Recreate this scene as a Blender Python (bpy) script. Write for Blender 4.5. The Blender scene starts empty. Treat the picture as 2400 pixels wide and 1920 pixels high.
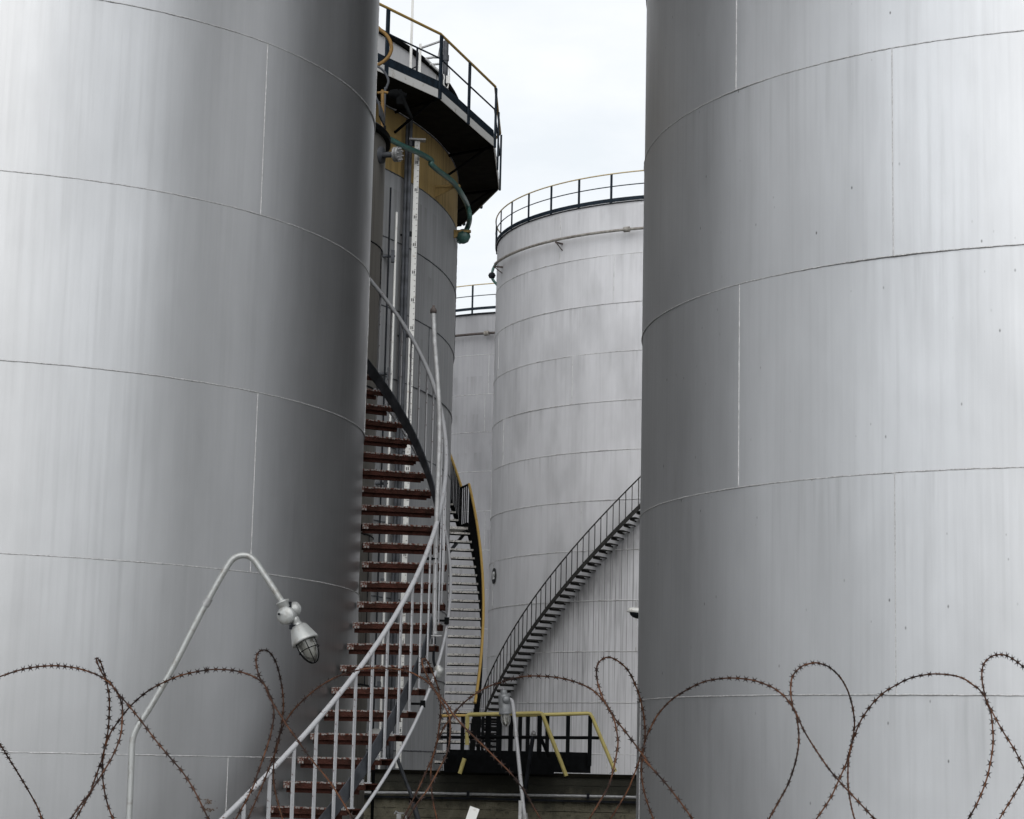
import bpy, math, random
import numpy as np
from mathutils import Vector, Matrix
random.seed(7); rng = np.random.default_rng(7)
S = bpy.context.scene
# ---------------------------------------------------------------- camera
F_, P_, R_, CZ = 5016.0, 0.16154, 0.02274, 3.6          # focal (px at 2400 wide), pitch, roll, height
W_, H_ = 2400.0, 1920.0
_F = Vector((0, math.cos(P_), math.sin(P_))); _U = Vector((0, -math.sin(P_), math.cos(P_))); _X = Vector((1, 0, 0))
cR, sR = math.cos(R_), math.sin(R_)
right = cR*_X + sR*_U; up = -sR*_X + cR*_U
cam = bpy.data.objects.new('camera', bpy.data.cameras.new('camera'))
S.collection.objects.link(cam); S.camera = cam
M = Matrix((right, up, -_F)).transposed().to_4x4(); M.translation = Vector((0, 0, CZ))
cam.matrix_world = M
cam.data.sensor_width = 36; cam.data.lens = 36*F_/W_; cam.data.clip_start = .1; cam.data.clip_end = 3000
# ---------------------------------------------------------------- sky, sun, exposure
SUN_EL, SUN_AZ = math.radians(42), math.radians(184)      # sun behind the camera, veiled by cloud
w = bpy.data.worlds.new('World'); S.world = w; w.use_nodes = True
nt = w.node_tree; nt.nodes.clear()
def N(nt, t, **k):
    n = nt.nodes.new(t)
    for a, b in k.items(): setattr(n, a, b)
    return n
out = N(nt, 'ShaderNodeOutputWorld'); bg = N(nt, 'ShaderNodeBackground'); sky = N(nt, 'ShaderNodeTexSky')
sky.sky_type = 'NISHITA'; sky.sun_disc = False; sky.sun_elevation = SUN_EL; sky.sun_rotation = SUN_AZ
sky.air_density = 1.2; sky.dust_density = 3.0
tc = N(nt, 'ShaderNodeTexCoord'); mp = N(nt, 'ShaderNodeMapping'); mp.inputs['Scale'].default_value = (1, 1, 2.6)
nz = N(nt, 'ShaderNodeTexNoise'); nz.inputs['Scale'].default_value = 5.5; nz.inputs['Detail'].default_value = 8; nz.inputs['Roughness'].default_value = .55
cr = N(nt, 'ShaderNodeValToRGB'); cr.color_ramp.elements[0].position = .35; cr.color_ramp.elements[0].color = (8.95, 9.4, 9.8, 1)
cr.color_ramp.elements[1].position = .62; cr.color_ramp.elements[1].color = (10.5, 10.65, 10.8, 1)
mx = N(nt, 'ShaderNodeMix', data_type='RGBA'); mx.inputs[0].default_value = .9
# sky lobes shaped for tank gradients: broad behind camera, narrow in the north, dim elsewhere
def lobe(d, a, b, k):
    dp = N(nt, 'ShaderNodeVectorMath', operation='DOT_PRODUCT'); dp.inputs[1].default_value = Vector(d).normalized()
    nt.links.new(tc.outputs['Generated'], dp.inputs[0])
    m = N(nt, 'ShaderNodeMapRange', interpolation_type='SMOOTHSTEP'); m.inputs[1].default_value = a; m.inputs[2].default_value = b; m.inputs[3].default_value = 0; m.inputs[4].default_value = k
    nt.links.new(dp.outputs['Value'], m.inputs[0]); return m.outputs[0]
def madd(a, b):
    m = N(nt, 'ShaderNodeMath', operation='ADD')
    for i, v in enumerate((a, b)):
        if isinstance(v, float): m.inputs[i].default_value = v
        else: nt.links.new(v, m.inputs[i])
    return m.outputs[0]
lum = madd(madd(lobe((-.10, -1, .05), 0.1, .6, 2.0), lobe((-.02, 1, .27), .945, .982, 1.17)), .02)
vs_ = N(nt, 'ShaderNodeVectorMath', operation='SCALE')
L = nt.links.new
L(tc.outputs['Generated'], mp.inputs[0]); L(mp.outputs[0], nz.inputs[0]); L(nz.outputs[0], cr.inputs[0])
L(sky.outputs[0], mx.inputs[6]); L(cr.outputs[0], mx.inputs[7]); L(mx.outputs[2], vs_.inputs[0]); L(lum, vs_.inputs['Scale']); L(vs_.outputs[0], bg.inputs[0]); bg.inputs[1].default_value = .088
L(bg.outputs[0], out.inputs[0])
sl = bpy.data.lights.new('sun', 'SUN'); sl.energy = .85; sl.angle = math.radians(55); sl.color = (1, .97, .92)
so = bpy.data.objects.new('sun', sl); S.collection.objects.link(so)
sd = Vector((math.sin(SUN_AZ)*math.cos(SUN_EL), math.cos(SUN_AZ)*math.cos(SUN_EL), math.sin(SUN_EL)))
so.rotation_euler = sd.to_track_quat('Z', 'Y').to_euler()
S.view_settings.view_transform = 'Standard'; S.view_settings.look = 'None'; S.view_settings.exposure = 0; S.view_settings.gamma = 1
S.render.engine = 'CYCLES'
# ---------------------------------------------------------------- pixel geometry helpers (pixels of the 2400x1920 photo, world metres)
def ray(x, y):
    return right*(x-W_/2) + up*(H_/2-y) + _F*F_
def unp(x, y, Y):
    d = ray(x, y); t = Y/d.y; return Vector((d.x*t, Y, d.z*t+CZ))
def cyl(x, y, c, R, far=False):
    d = ray(x, y); a = d.x**2+d.y**2; b = d.x*c[0]+d.y*c[1]; k = c[0]**2+c[1]**2-R*R
    s = math.sqrt(max(b*b-a*k, 0)); t = (b+(s if far else -s))/a
    return Vector((d.x*t, d.y*t, d.z*t+CZ))
def zt(o, s, pts): return [(o[0]+x/s, o[1]+y/s) for x, y in pts]
# ---------------------------------------------------------------- materials
MATS = {}
def mat(name, col, rough=.6, metal=0., var=.12, scale=3., stretch=(1, 1, 1), bump=.0, bscale=20., col2=None, spec=.5, fn=None, fac=None):
    m = bpy.data.materials.new(name); m.use_nodes = True; t = m.node_tree; b = t.nodes['Principled BSDF']
    b.inputs['Roughness'].default_value = rough; b.inputs['Metallic'].default_value = metal
    b.inputs['Specular IOR Level'].default_value = spec
    co = t.nodes.new('ShaderNodeTexCoord'); mp = t.nodes.new('ShaderNodeMapping'); mp.inputs['Scale'].default_value = stretch
    t.links.new(co.outputs['Object'], mp.inputs[0])
    n = t.nodes.new('ShaderNodeTexNoise'); n.inputs['Scale'].default_value = scale; n.inputs['Detail'].default_value = 7; n.inputs['Roughness'].default_value = .6
    t.links.new(mp.outputs[0], n.inputs[0])
    r = t.nodes.new('ShaderNodeValToRGB'); c2 = col2 or tuple(max(0, v*(1-2*var)) for v in col); c1 = tuple(min(1, v*(1+var)) for v in col) if not col2 else col
    lo, hi = fac or (.3, .7)
    r.color_ramp.elements[0].position = lo; r.color_ramp.elements[0].color = (*c2, 1); r.color_ramp.elements[1].position = hi; r.color_ramp.elements[1].color = (*c1, 1)
    t.links.new(n.outputs[0], r.inputs[0]); t.links.new(r.outputs[0], b.inputs['Base Color'])
    if bump:
        n2 = t.nodes.new('ShaderNodeTexNoise'); n2.inputs['Scale'].default_value = bscale; n2.inputs['Detail'].default_value = 4
        bp = t.nodes.new('ShaderNodeBump'); bp.inputs['Strength'].default_value = bump; bp.inputs['Distance'].default_value = .02
        t.links.new(co.outputs['Object'], n2.inputs[0]); t.links.new(n2.outputs[0], bp.inputs['Height']); t.links.new(bp.outputs[0], b.inputs['Normal'])
    if fn: fn(t, b, co, r)
    MATS[name] = m; return m
def mulnode(t, a, fac_out, dark):
    x = t.nodes.new('ShaderNodeMix'); x.data_type = 'RGBA'; x.blend_type = 'MIX'
    x.inputs[7].default_value = (*dark, 1); t.links.new(a, x.inputs[6]); t.links.new(fac_out, x.inputs[0]); return x.outputs[2]
def ramp(t, src, a, b, ca=0., cb=1.):
    x = t.nodes.new('ShaderNodeMapRange'); x.inputs[1].default_value = a; x.inputs[2].default_value = b; x.inputs[3].default_value = ca; x.inputs[4].default_value = cb
    t.links.new(src, x.inputs[0]); return x.outputs[0]
def math_(t, op, a, b=None):
    x = t.nodes.new('ShaderNodeMath'); x.operation = op
    for i, v in enumerate((a, b)):
        if v is None: continue
        if isinstance(v, (int, float)): x.inputs[i].default_value = v
        else: t.links.new(v, x.inputs[i])
    return x.outputs[0]
def noise(t, vec, sc, det=5, stretch=(1, 1, 1)):
    mp = t.nodes.new('ShaderNodeMapping'); mp.inputs['Scale'].default_value = stretch; t.links.new(vec, mp.inputs[0])
    n = t.nodes.new('ShaderNodeTexNoise'); n.inputs['Scale'].default_value = sc; n.inputs['Detail'].default_value = det
    t.links.new(mp.outputs[0], n.inputs[0]); return n.outputs[0]
def tank_paint(name, col, rough, metal, streak=.10, spots=0., stair=None, waves=.25, seams=None, grime=.1, drip=.5, sc=1.):
    def fn(t, b, co, r):
        o = co.outputs['Object']; c = r.outputs[0]
        # fine brush-like vertical streaks from rain
        n1 = noise(t, o, 20*sc, 7, (1, 1, .02)); c = mulnode(t, c, ramp(t, n1, .48, .80, 0, streak*1.8), tuple(v*.35 for v in col))
        n2 = noise(t, o, 75*sc, 3, (1, 1, .012)); c = mulnode(t, c, ramp(t, n2, .52, .75, 0, streak*1.5), tuple(min(1, v*1.35) for v in col))
        n4 = noise(t, o, .8, 4, (1, 1, .5)); c = mulnode(t, c, ramp(t, n4, .5, .75, 0, grime), tuple(v*.4 for v in col))
        if seams:                                  # dirt running down from each lapped seam
            sz = t.nodes.new('ShaderNodeSeparateXYZ'); t.links.new(o, sz.inputs[0])
            f0 = math_(t, 'FRACT', math_(t, 'DIVIDE', math_(t, 'SUBTRACT', sz.outputs[2], seams[0]), seams[1]))
            k0 = math_(t, 'MULTIPLY', ramp(t, f0, .45, 1, 0, 1), ramp(t, noise(t, o, 12*sc, 6, (1, 1, .05)), .50, .72, 0, 1))
            k0 = math_(t, 'MULTIPLY', k0, ramp(t, noise(t, o, .55, 2), .35, .65, .15, 1))
            c = mulnode(t, c, math_(t, 'MULTIPLY', k0, drip), (.09, .088, .085))
        if spots:
            v = t.nodes.new('ShaderNodeTexVoronoi'); v.inputs['Scale'].default_value = 6.5; v.inputs['Randomness'].default_value = 1
            mp = t.nodes.new('ShaderNodeMapping'); mp.inputs['Scale'].default_value = (1, 1, .55); t.links.new(o, mp.inputs[0]); t.links.new(mp.outputs[0], v.inputs[0])
            sp = ramp(t, v.outputs['Distance'], .02, .075, 1, 0)
            gate = ramp(t, noise(t, o, .9, 2), .36, .5, .25, 1)
            cg = t.nodes.new('ShaderNodeSeparateColor'); t.links.new(v.outputs['Color'], cg.inputs[0])
            sel = ramp(t, cg.outputs[0], .15, .75, .05, spots)
            c = mulnode(t, c, math_(t, 'MULTIPLY', math_(t, 'MULTIPLY', sp, gate), sel), (.05, .048, .045))
        if stair:                                  # rust and dirt drips below the stair treads
            a0, k, step, ph0 = stair
            sx = t.nodes.new('ShaderNodeSeparateXYZ'); t.links.new(o, sx.inputs[0])
            ph = math_(t, 'ARCTAN2', sx.outputs[1], sx.outputs[0])
            zs = math_(t, 'ADD', math_(t, 'MULTIPLY', ph, k), a0)
            below = math_(t, 'SUBTRACT', zs, sx.outputs[2])
            on = ramp(t, below, .0, .15, 0, 1); fade = ramp(t, below, .1, 6.5, 1, .28)
            fr = math_(t, 'FRACT', math_(t, 'DIVIDE', math_(t, 'SUBTRACT', ph, ph0), step))
            wob = noise(t, o, 3, 2, (1, 1, .3))
            d1 = math_(t, 'ABSOLUTE', math_(t, 'SUBTRACT', fr, .5)); l1 = ramp(t, d1, .03, .1, 1, 0)
            l1 = math_(t, 'MULTIPLY', l1, ramp(t, wob, .35, .6, .35, 1))
            fine = ramp(t, noise(t, o, 16, 4, (1, 1, .03)), .5, .68, 0, .55)
            near = math_(t, 'MULTIPLY', ramp(t, below, 0, 1.5, .75, 0), ramp(t, noise(t, o, 6, 4, (1, 1, .25)), .35, .6, .3, 1))
            s = math_(t, 'MULTIPLY', math_(t, 'MULTIPLY', math_(t, 'MAXIMUM', l1, fine), fade), on)
            s = math_(t, 'MAXIMUM', s, math_(t, 'MULTIPLY', near, on))
            c = mulnode(t, c, math_(t, 'MULTIPLY', s, .85), (.035, .033, .032))
        t.links.new(c, b.inputs['Base Color'])
        nb = noise(t, o, 1.1, 2, (1, 1, .8)); nb2 = noise(t, o, 60, 3)
        bp = t.nodes.new('ShaderNodeBump'); bp.inputs['Strength'].default_value = waves; bp.inputs['Distance'].default_value = .05; t.links.new(nb, bp.inputs['Height'])
        bp2 = t.nodes.new('ShaderNodeBump'); bp2.inputs['Strength'].default_value = .12; bp2.inputs['Distance'].default_value = .003
        t.links.new(nb2, bp2.inputs['Height']); t.links.new(bp.outputs[0], bp2.inputs['Normal']); t.links.new(bp2.outputs[0], b.inputs['Normal'])
        t.links.new(ramp(t, n1, .3, .7, rough-.025, rough+.035), b.inputs['Roughness'])
    return mat(name, col, rough, metal, .05, 1.5, (1, 1, .3), fn=fn)
C0 = (6.887, 71.67); RC = 7.535
tank_paint('aluminium_paint', (.44, .443, .45), .37, .92, .045, waves=.15, seams=(0, 1.775), drip=.12, grime=.05)
tank_paint('aluminium_paint_spotted', (.545, .552, .565), .44, .85, .05, spots=.85, waves=.18, seams=(.24, 1.998), drip=.2, grime=.07)
tank_paint('dull_aluminium_paint', (.27, .275, .285), .6, .12, .25, grime=.35, seams=(.8, 1.41), drip=.6, sc=.5)
tank_paint('white_tank_paint', (.58, .58, .60), .5, .05, .08, stair=(23.15-1.0+3.6-2.9, 7.544, .0252, -1.958), waves=.35, grime=.4, seams=(.886, 1.54), drip=.35, sc=.5)
tank_paint('far_tank_paint', (.30, .30, .315), .5, .05, .12, waves=.3, grime=.45, seams=(.3, 1.52), drip=.5, sc=.5)
tank_paint('pale_tank_paint', (.66, .66, .675), .5, .05, .1, waves=.3, grime=.25, seams=(.3, 1.52), drip=.4, sc=.5)
tank_paint('grimy_grey_paint', (.19, .18, .165), .6, .2, .35, grime=.6)
tank_paint('ochre_paint', (.30, .205, .075), .8, .0, .5, grime=.9, sc=.5)
mat('old_yellow', (.20, .11, .025), .7, .0, .2, 9)
mat('lamp_housing', (.22, .23, .24), .5, .3, .2, 12)
mat('weld', (.56, .56, .56), .5, .5, .2, 30, bump=.5, bscale=60)
mat('pale_weld', (.55, .55, .55), .6, .0, .3, 5, bump=.4, bscale=60, col2=(.30, .29, .28), fac=(.35, .5))
mat('dirty_weld', (.24, .235, .23), .6, .2, .5, 12, bump=.5, bscale=60)
mat('galvanised', (.40, .405, .41), .5, .4, .25, 14, bump=.1, bscale=60, col2=(.24, .24, .24))
mat('worn_grey_paint', (.36, .365, .38), .6, .1, .1, 22, col2=(.10, .06, .05), fac=(.30, .38), bump=.15, bscale=70)
mat('grey_steel', (.075, .08, .09), .6, .1, .25, 6, spec=.2)
mat('stringer_paint', (.05, .054, .062), .6, .1, .25, 6, spec=.2)
mat('dark_steel', (.014, .016, .02), .7, .0, .3, 8, spec=.12)
mat('rail_blue_black', (.012, .020, .030), .6, .0, .3, 8, spec=.15)
mat('black_steel', (.004, .0045, .005), .8, .0, .3, 8, spec=.06)
mat('rust_brown', (.050, .019, .014), .85, .0, .3, 7, col2=(.020, .009, .006), fac=(.38, .6), bump=.8, bscale=55, spec=.12)
mat('peeling_paint', (.26, .255, .245), .8, .0, .3, 40, col2=(.09, .03, .02), spec=.15, fac=(.44, .54), bump=.6, bscale=60)
mat('step_grey', (.60, .58, .55), .75, .0, .3, 26, col2=(.13, .12, .11), fac=(.36, .5), bump=.6, bscale=40)
mat('step_dark', (.05, .048, .045), .75, .0, .3, 12, col2=(.014, .014, .014), spec=.12)
mat('yellow_paint', (.36, .235, .065), .6, .0, .15, 9, col2=(.22, .12, .03), fac=(.25, .4))
mat('lemon_paint', (.43, .36, .125), .55, .0, .12, 9, col2=(.34, .24, .05), fac=(.28, .4))
mat('pale_yellow_paint', (.52, .42, .24), .5, .0, .15, 9)
mat('teal_paint', (.045, .115, .10), .4, .0, .2, 7)
mat('white_paint', (.62, .62, .60), .5, .0, .12, 10, col2=(.42, .38, .33), fac=(.3, .4))
mat('cream_pipe', (.34, .33, .30), .6, .0, .3, 8, col2=(.12, .10, .085))
mat('brown_pipe', (.07, .055, .05), .7, .0, .3, 8)
mat('fascia_paint', (.50, .50, .49), .6, .0, .15, 5, col2=(.25, .22, .17), fac=(.28, .4))
mat('silver_lamp', (.38, .39, .385), .45, .4, .2, 16, col2=(.25, .24, .22), fac=(.3, .48), bump=.1, bscale=90)
mat('rusty_wire', (.12, .050, .024), .65, .1, .3, 9, col2=(.016, .008, .006), fac=(.4, .6), spec=.25)
mat('dark_barb', (.022, .010, .007), .7, .0, .3, 60, col2=(.014, .007, .006))
mat('deck_steel', (.010, .009, .006), .9, .0, .3, 4, spec=.05)
def conc(t, b, co, r):
    o = co.outputs['Object']; sx = t.nodes.new('ShaderNodeSeparateXYZ'); t.links.new(o, sx.inputs[0])
    z = sx.outputs[2]
    bz = math_(t, 'ADD', z, math_(t, 'MULTIPLY', noise(t, o, 2.2, 4, (1, 1, .2)), .03))
    fr = math_(t, 'FRACT', math_(t, 'DIVIDE', bz, .15)); line = ramp(t, fr, .0, .10, 1, 0)
    line = math_(t, 'MULTIPLY', line, ramp(t, noise(t, o, 5, 5, (1, 1, 6)), .36, .55, 0, 1))
    c = mulnode(t, r.outputs[0], line, (.012, .011, .008))
    drip = math_(t, 'ADD', math_(t, 'MULTIPLY', z, 1.), math_(t, 'MULTIPLY', noise(t, o, 4, 6, (1, 1, .12)), .7))
    c = mulnode(t, c, ramp(t, drip, .80, 1.12, 0, .93), (.016, .016, .011))
    c = mulnode(t, c, ramp(t, noise(t, o, 14, 6), .55, .7, 0, .6), (.03, .028, .02))
    t.links.new(c, b.inputs['Base Color'])
    h = math_(t, 'SUBTRACT', noise(t, o, 40, 4), math_(t, 'MULTIPLY', line, 1.5))
    bp = t.nodes.new('ShaderNodeBump'); bp.inputs['Strength'].default_value = .7; bp.inputs['Distance'].default_value = .02
    t.links.new(h, bp.inputs['Height']); t.links.new(bp.outputs[0], b.inputs['Normal'])
mat('stained_concrete', (.14, .128, .09), .95, .0, .25, 3, fn=conc)
mat('plain_concrete', (.34, .33, .31), .9, .0, .25, 3, bump=.4, bscale=30)
mat('gravel_ground', (.32, .315, .30), .95, .0, .35, 9, bump=.8, bscale=40)
mat('flake_brown', (.17, .12, .09), .9, .0, .3, 30)
mat('tar', (.03, .03, .03), .8, .0, .2, 5)
g = bpy.data.materials.new('lamp_glass'); g.use_nodes = True; gb = g.node_tree.nodes['Principled BSDF']
gb.inputs['Base Color'].default_value = (.50, .50, .46, 1); gb.inputs['Roughness'].default_value = .12; gb.inputs['Transmission Weight'].default_value = .9; MATS['lamp_glass'] = g
mat('number_black', (.012, .014, .016), .5, .0, .1, 5); mat('number_white', (.75, .76, .77), .5, .0, .05, 5); mat('tick_black', (.06, .06, .065), .6, .0, .1, 5)
# ---------------------------------------------------------------- mesh helpers
class MB:
    def __init__(s): s.v = []; s.f = []; s.m = []; s.mi = 0; s.sm = []
    def add(s, vs, fs, smooth=True):
        o = len(s.v); s.v += [tuple(v) for v in vs]; s.f += [tuple(i+o for i in f) for f in fs]; s.m += [s.mi]*len(fs); s.sm += [smooth]*len(fs)
    def box(s, c, d, ax=None):
        c = Vector(c); ax = ax or (Vector((1, 0, 0)), Vector((0, 1, 0)), Vector((0, 0, 1)))
        vs = [c + ax[0]*(i*d[0]/2) + ax[1]*(j*d[1]/2) + ax[2]*(k*d[2]/2) for i in (-1, 1) for j in (-1, 1) for k in (-1, 1)]
        s.add(vs, [(0, 1, 3, 2), (4, 6, 7, 5), (0, 4, 5, 1), (2, 3, 7, 6), (0, 2, 6, 4), (1, 5, 7, 3)], False)
    def tube(s, pts, r, n=10, caps=True, closed=False, jit=0.):
        P = [Vector(p) for p in pts]; k = len(P); rings = []; nrm = None
        rs = r if hasattr(r, '__len__') else [r]*k
        for i in range(k):
            if closed: t = P[(i+1) % k]-P[i-1]
            else: t = P[min(i+1, k-1)]-P[max(i-1, 0)]
            t.normalize()
            if nrm is None:
                a = Vector((0, 0, 1)) if abs(t.z) < .9 else Vector((1, 0, 0)); nrm = (a-t*a.dot(t)).normalized()
            else: nrm = (nrm-t*nrm.dot(t)).normalized()
            b = t.cross(nrm); rr = rs[i]*(1+(random.uniform(-jit, jit) if jit else 0))
            off = Vector((0, 0, random.uniform(-jit, jit)*rs[i])) if jit else Vector()
            rings.append([P[i]+off+(nrm*math.cos(2*math.pi*j/n)+b*math.sin(2*math.pi*j/n))*rr for j in range(n)])
        vs = [v for q in rings for v in q]; fs = []
        for i in range(k if closed else k-1):
            a = i*n; b_ = ((i+1) % k)*n
            for j in range(n): fs.append((a+j, a+(j+1) % n, b_+(j+1) % n, b_+j))
        s.add(vs, fs)
        if caps and not closed:
            s.add(rings[0], [tuple(range(n))[::-1]], False); s.add(rings[-1], [tuple(range(n))], False)
    def lathe(s, o, axis, prof, n=24, smooth=True):      # prof: (distance along axis, radius)
        o = Vector(o); ax = Vector(axis).normalized(); a = Vector((0, 0, 1)) if abs(ax.z) < .9 else Vector((1, 0, 0))
        u = (a-ax*a.dot(ax)).normalized(); v = ax.cross(u); vs = []
        for h, r in prof: vs += [o+ax*h+(u*math.cos(2*math.pi*j/n)+v*math.sin(2*math.pi*j/n))*max(r, 1e-4) for j in range(n)]
        fs = [(i*n+j, i*n+(j+1) % n, (i+1)*n+(j+1) % n, (i+1)*n+j) for i in range(len(prof)-1) for j in range(n)]
        s.add(vs, fs, smooth)
    def ribbon(s, pts, h, th, z0=0.):                    # vertical plate following pts, h high, th thick
        P = [Vector(p) for p in pts]; vs = []
        for i, p in enumerate(P):
            t = P[min(i+1, len(P)-1)]-P[max(i-1, 0)]; t.z = 0; t.normalize(); n = Vector((-t.y, t.x, 0))*th/2
            vs += [p+n+Vector((0, 0, z0)), p-n+Vector((0, 0, z0)), p-n+Vector((0, 0, z0+h)), p+n+Vector((0, 0, z0+h))]
        fs = []
        for i in range(len(P)-1):
            a = 4*i; b = a+4
            for j in range(4): fs.append((a+j, a+(j+1) % 4, b+(j+1) % 4, b+j))
        fs += [(3, 2, 1, 0), tuple(4*(len(P)-1)+j for j in range(4))]
        s.add(vs, fs, False)
def wloc(o):
    v = Vector(o.location); p = o.parent
    while p: v = v+Vector(p.location); p = p.parent
    return v
def build(name, mb, mats, parent=None, loc=None, label=None):
    mats = mats if isinstance(mats, (list, tuple)) else [mats]
    base = wloc(parent) if parent else Vector()
    org = Vector(loc) if loc is not None else base
    me = bpy.data.meshes.new(name)
    me.from_pydata([tuple(Vector(v)-org) for v in mb.v], [], mb.f)
    for m in mats: me.materials.append(MATS[m])
    me.polygons.foreach_set('material_index', mb.m); me.polygons.foreach_set('use_smooth', mb.sm); me.update()
    o = bpy.data.objects.new(name, me); S.collection.objects.link(o)
    if parent: o.parent = parent
    o.location = org-base
    if label: o['label'] = label
    return o
def tag(o, label, cat, group=None, kind=None):
    if label: o['label'] = label
    if cat: o['category'] = cat
    if group: o['group'] = group
    if kind: o['kind'] = kind
    return o
def thing(name, loc, label, cat, group=None):
    o = bpy.data.objects.new(name, None); o.empty_display_size = .3; S.collection.objects.link(o); o.location = loc
    return tag(o, label, cat, group)
def copypart(src, name, parent, loc, rz):               # repeats of a part share the mesh
    o = src.copy(); o.name = name; S.collection.objects.link(o); o.parent = parent; o.location = Vector(loc)-wloc(parent); o.rotation_euler = (0, 0, rz); return o
def pol(c, R, a, z=0.): return Vector((c[0]+R*math.cos(a), c[1]+R*math.sin(a), z))
def smooth_path(pts, k=6):                               # Catmull-Rom
    P = [Vector(p) for p in pts]; o = []
    for i in range(len(P)-1):
        a, b, c, d = P[max(i-1, 0)], P[i], P[i+1], P[min(i+2, len(P)-1)]
        for j in range(k):
            t = j/k; o.append(.5*((2*b)+(c-a)*t+(2*a-5*b+4*c-d)*t*t+(3*b-a-3*c+d)*t**3))
    return o+[P[-1]]
# ---------------------------------------------------------------- ground, terrace
def ground():
    b = MB(); n = 40; xs = [-1200, -300, -100, -40, -20, -10, 0, 10, 20, 40, 100, 300, 1200]
    vs = [(x, y, 0) for y in xs for x in xs]; k = len(xs)
    b.add(vs, [(j*k+i, j*k+i+1, (j+1)*k+i+1, (j+1)*k+i) for j in range(k-1) for i in range(k-1)], False)
    tag(build('ground', b, 'gravel_ground', loc=(0, 0, 0)), None, None, kind='structure')
    b = MB(); P = [(-5.3, 38.3), (40, 38.3), (60, 130), (-60, 130), (-60, 34.8), (-7.6, 34.8)]
    vs = [(x, y, 2.9) for x, y in P]+[(x, y, .01) for x, y in P]; m = len(P)
    b.add(vs, [tuple(range(m))]+[(i, i+m, (i+1) % m+m, (i+1) % m) for i in range(m)], False)
    tag(build('terrace', b, 'gravel_ground', loc=(0, 0, 0)), None, None, kind='structure')
ground()
WT = 3.36                                               # wall top
t = thing('retaining_wall', (0, 38, 0), 'stained board-marked concrete wall below the tanks, dark and mossy along its top', 'wall')
def wallseg(a, b_, nm, mt, z0, z1, th, par, off=0.):
    b = MB(); a = Vector(a); b_ = Vector(b_); d = (b_-a).normalized(); n = Vector((-d.y, d.x, 0)); c = (a+b_)/2+n*off
    c.z = (z0+z1)/2; b.box(c, ((b_-a).length, th, z1-z0), (d, n, Vector((0, 0, 1)))); return b
WA, WB, WC, WD = (-60, 34.6, 0), (-7.6, 34.6, 0), (-5.2, 38.12, 0), (40, 38.12, 0)
b = MB()
for p, q in ((WA, WB), (WB, WC), (WC, WD)):
    s_ = wallseg(p, q, '', '', 0, WT-.06, .3, None); b.add(s_.v, s_.f, False)
for i, v in enumerate(b.v): b.v[i] = v
o = build('wall_panel', b, 'stained_concrete', t, loc=(0, 38, WT-1.1))
b = MB()
for p, q in ((WA, WB), (WB, WC), (WC, WD)):
    s_ = wallseg(p, q, '', '', WT-.058, WT, .36, None); b.add(s_.v, s_.f, False)
build('coping', b, 'deck_steel', t)
# service pipe clipped along the wall face
t = thing('wall_pipe', (0, 37.85, 2.98), 'thin pale pipe running level along the stained concrete wall', 'pipe')
b = MB(); b.tube([unp(x, y, 37.86) for x, y in ((700, 1857), (960, 1858.5), (1300, 1865), (1600, 1871))], .026, 10); build('tube', b, 'galvanised', t)
for x in (1097, 1378):
    b = MB(); c = unp(x, 1858.5+(x-960)*.0195, 37.88); b.box(c, (.05, .10, .10)); build('clip', b, 'dark_steel', t)
b = MB(); zz = unp(1200, 1866, 37.86).z-.06; b.box((15, 37.93, zz), (39, .08, .035)); build('ledge', b, 'dark_steel', t)
# ---------------------------------------------------------------- tanks
def tank_shell(t, c, R, levels, vs_ang, plate, mt, weldm='weld', lap=.003, bead=.0055, kink=.0014, n=256, z0=0., mats2=None, step=0, extra=None):
    """levels: world z of every seam, bottom to top incl. ends; vs_ang: one plate seam angle per course"""
    b = MB(); mlist = [mt, weldm]+(mats2 or [])
    def rad(i, a):                                      # plates stand slightly proud where they are welded end to end
        u = ((a-vs_ang[i])/plate) % 1.; d = min(u, 1-u)*plate
        return (R-(i % 2)*lap)*(1-kink*(1-math.exp(-d/.12)))
    for i in range(len(levels)-1):
        za, zb = levels[i], levels[i+1]; Ri = R-(i % 2)*lap
        b.mi = 0
        if mats2 and step and i >= step: b.mi = 2 if i == step else (3 if i > step else 0)
        rows = max(1, int((zb-za)/.6)); vs = []
        for r_ in range(rows+1):
            z = za+(zb-za)*r_/rows
            for j in range(n):
                a = vs_ang[i]+2*math.pi*j/n
                vs.append(pol(c, rad(i, a), a, z))
        fs = [(r_*n+j, r_*n+(j+1) % n, (r_+1)*n+(j+1) % n, (r_+1)*n+j) for r_ in range(rows) for j in range(n)]
        b.add(vs, fs)
        b.mi = 1
        if i > 0:
            m = max(360, int(2*math.pi*R/.05)); m = min(m, 1100)
            b.tube([pol(c, max(rad(i, 2*math.pi*j/m), rad(i-1, 2*math.pi*j/m))+.001, 2*math.pi*j/m, za) for j in range(m)], bead, 6, closed=True, jit=.3)
        a = vs_ang[i]
        while a < vs_ang[i]+2*math.pi-.3:
            k = max(4, int((zb-za)/.04)); b.tube([pol(c, Ri+.001, a, za+(zb-za)*q/k) for q in range(k+1)], bead*.8, 6, jit=.3); a += plate
    if extra: extra(b)
    return build('shell', b, mlist, t)
def cone_roof(t, c, R, z, h, mt, rim=None):
    b = MB(); n = 96; b.lathe((c[0], c[1], z), (0, 0, 1), [(0, R+.04), (.03, R+.04), (h*.6, R*.4), (h, 0)], n); return build('roof', b, mt, t)
def rim_ring(t, c, R, z, h, th, mt, name='top_rim'):
    b = MB(); b.lathe((c[0], c[1], z), (0, 0, 1), [(0, R-.005), (0, R+th), (h, R+th), (h, R-.005)], 160, False); return build(name, b, mt, t)
A0 = (-5.781, 23.293); RA = 4.158
D0 = (6.242, 23.174); RD = 4.83
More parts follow.
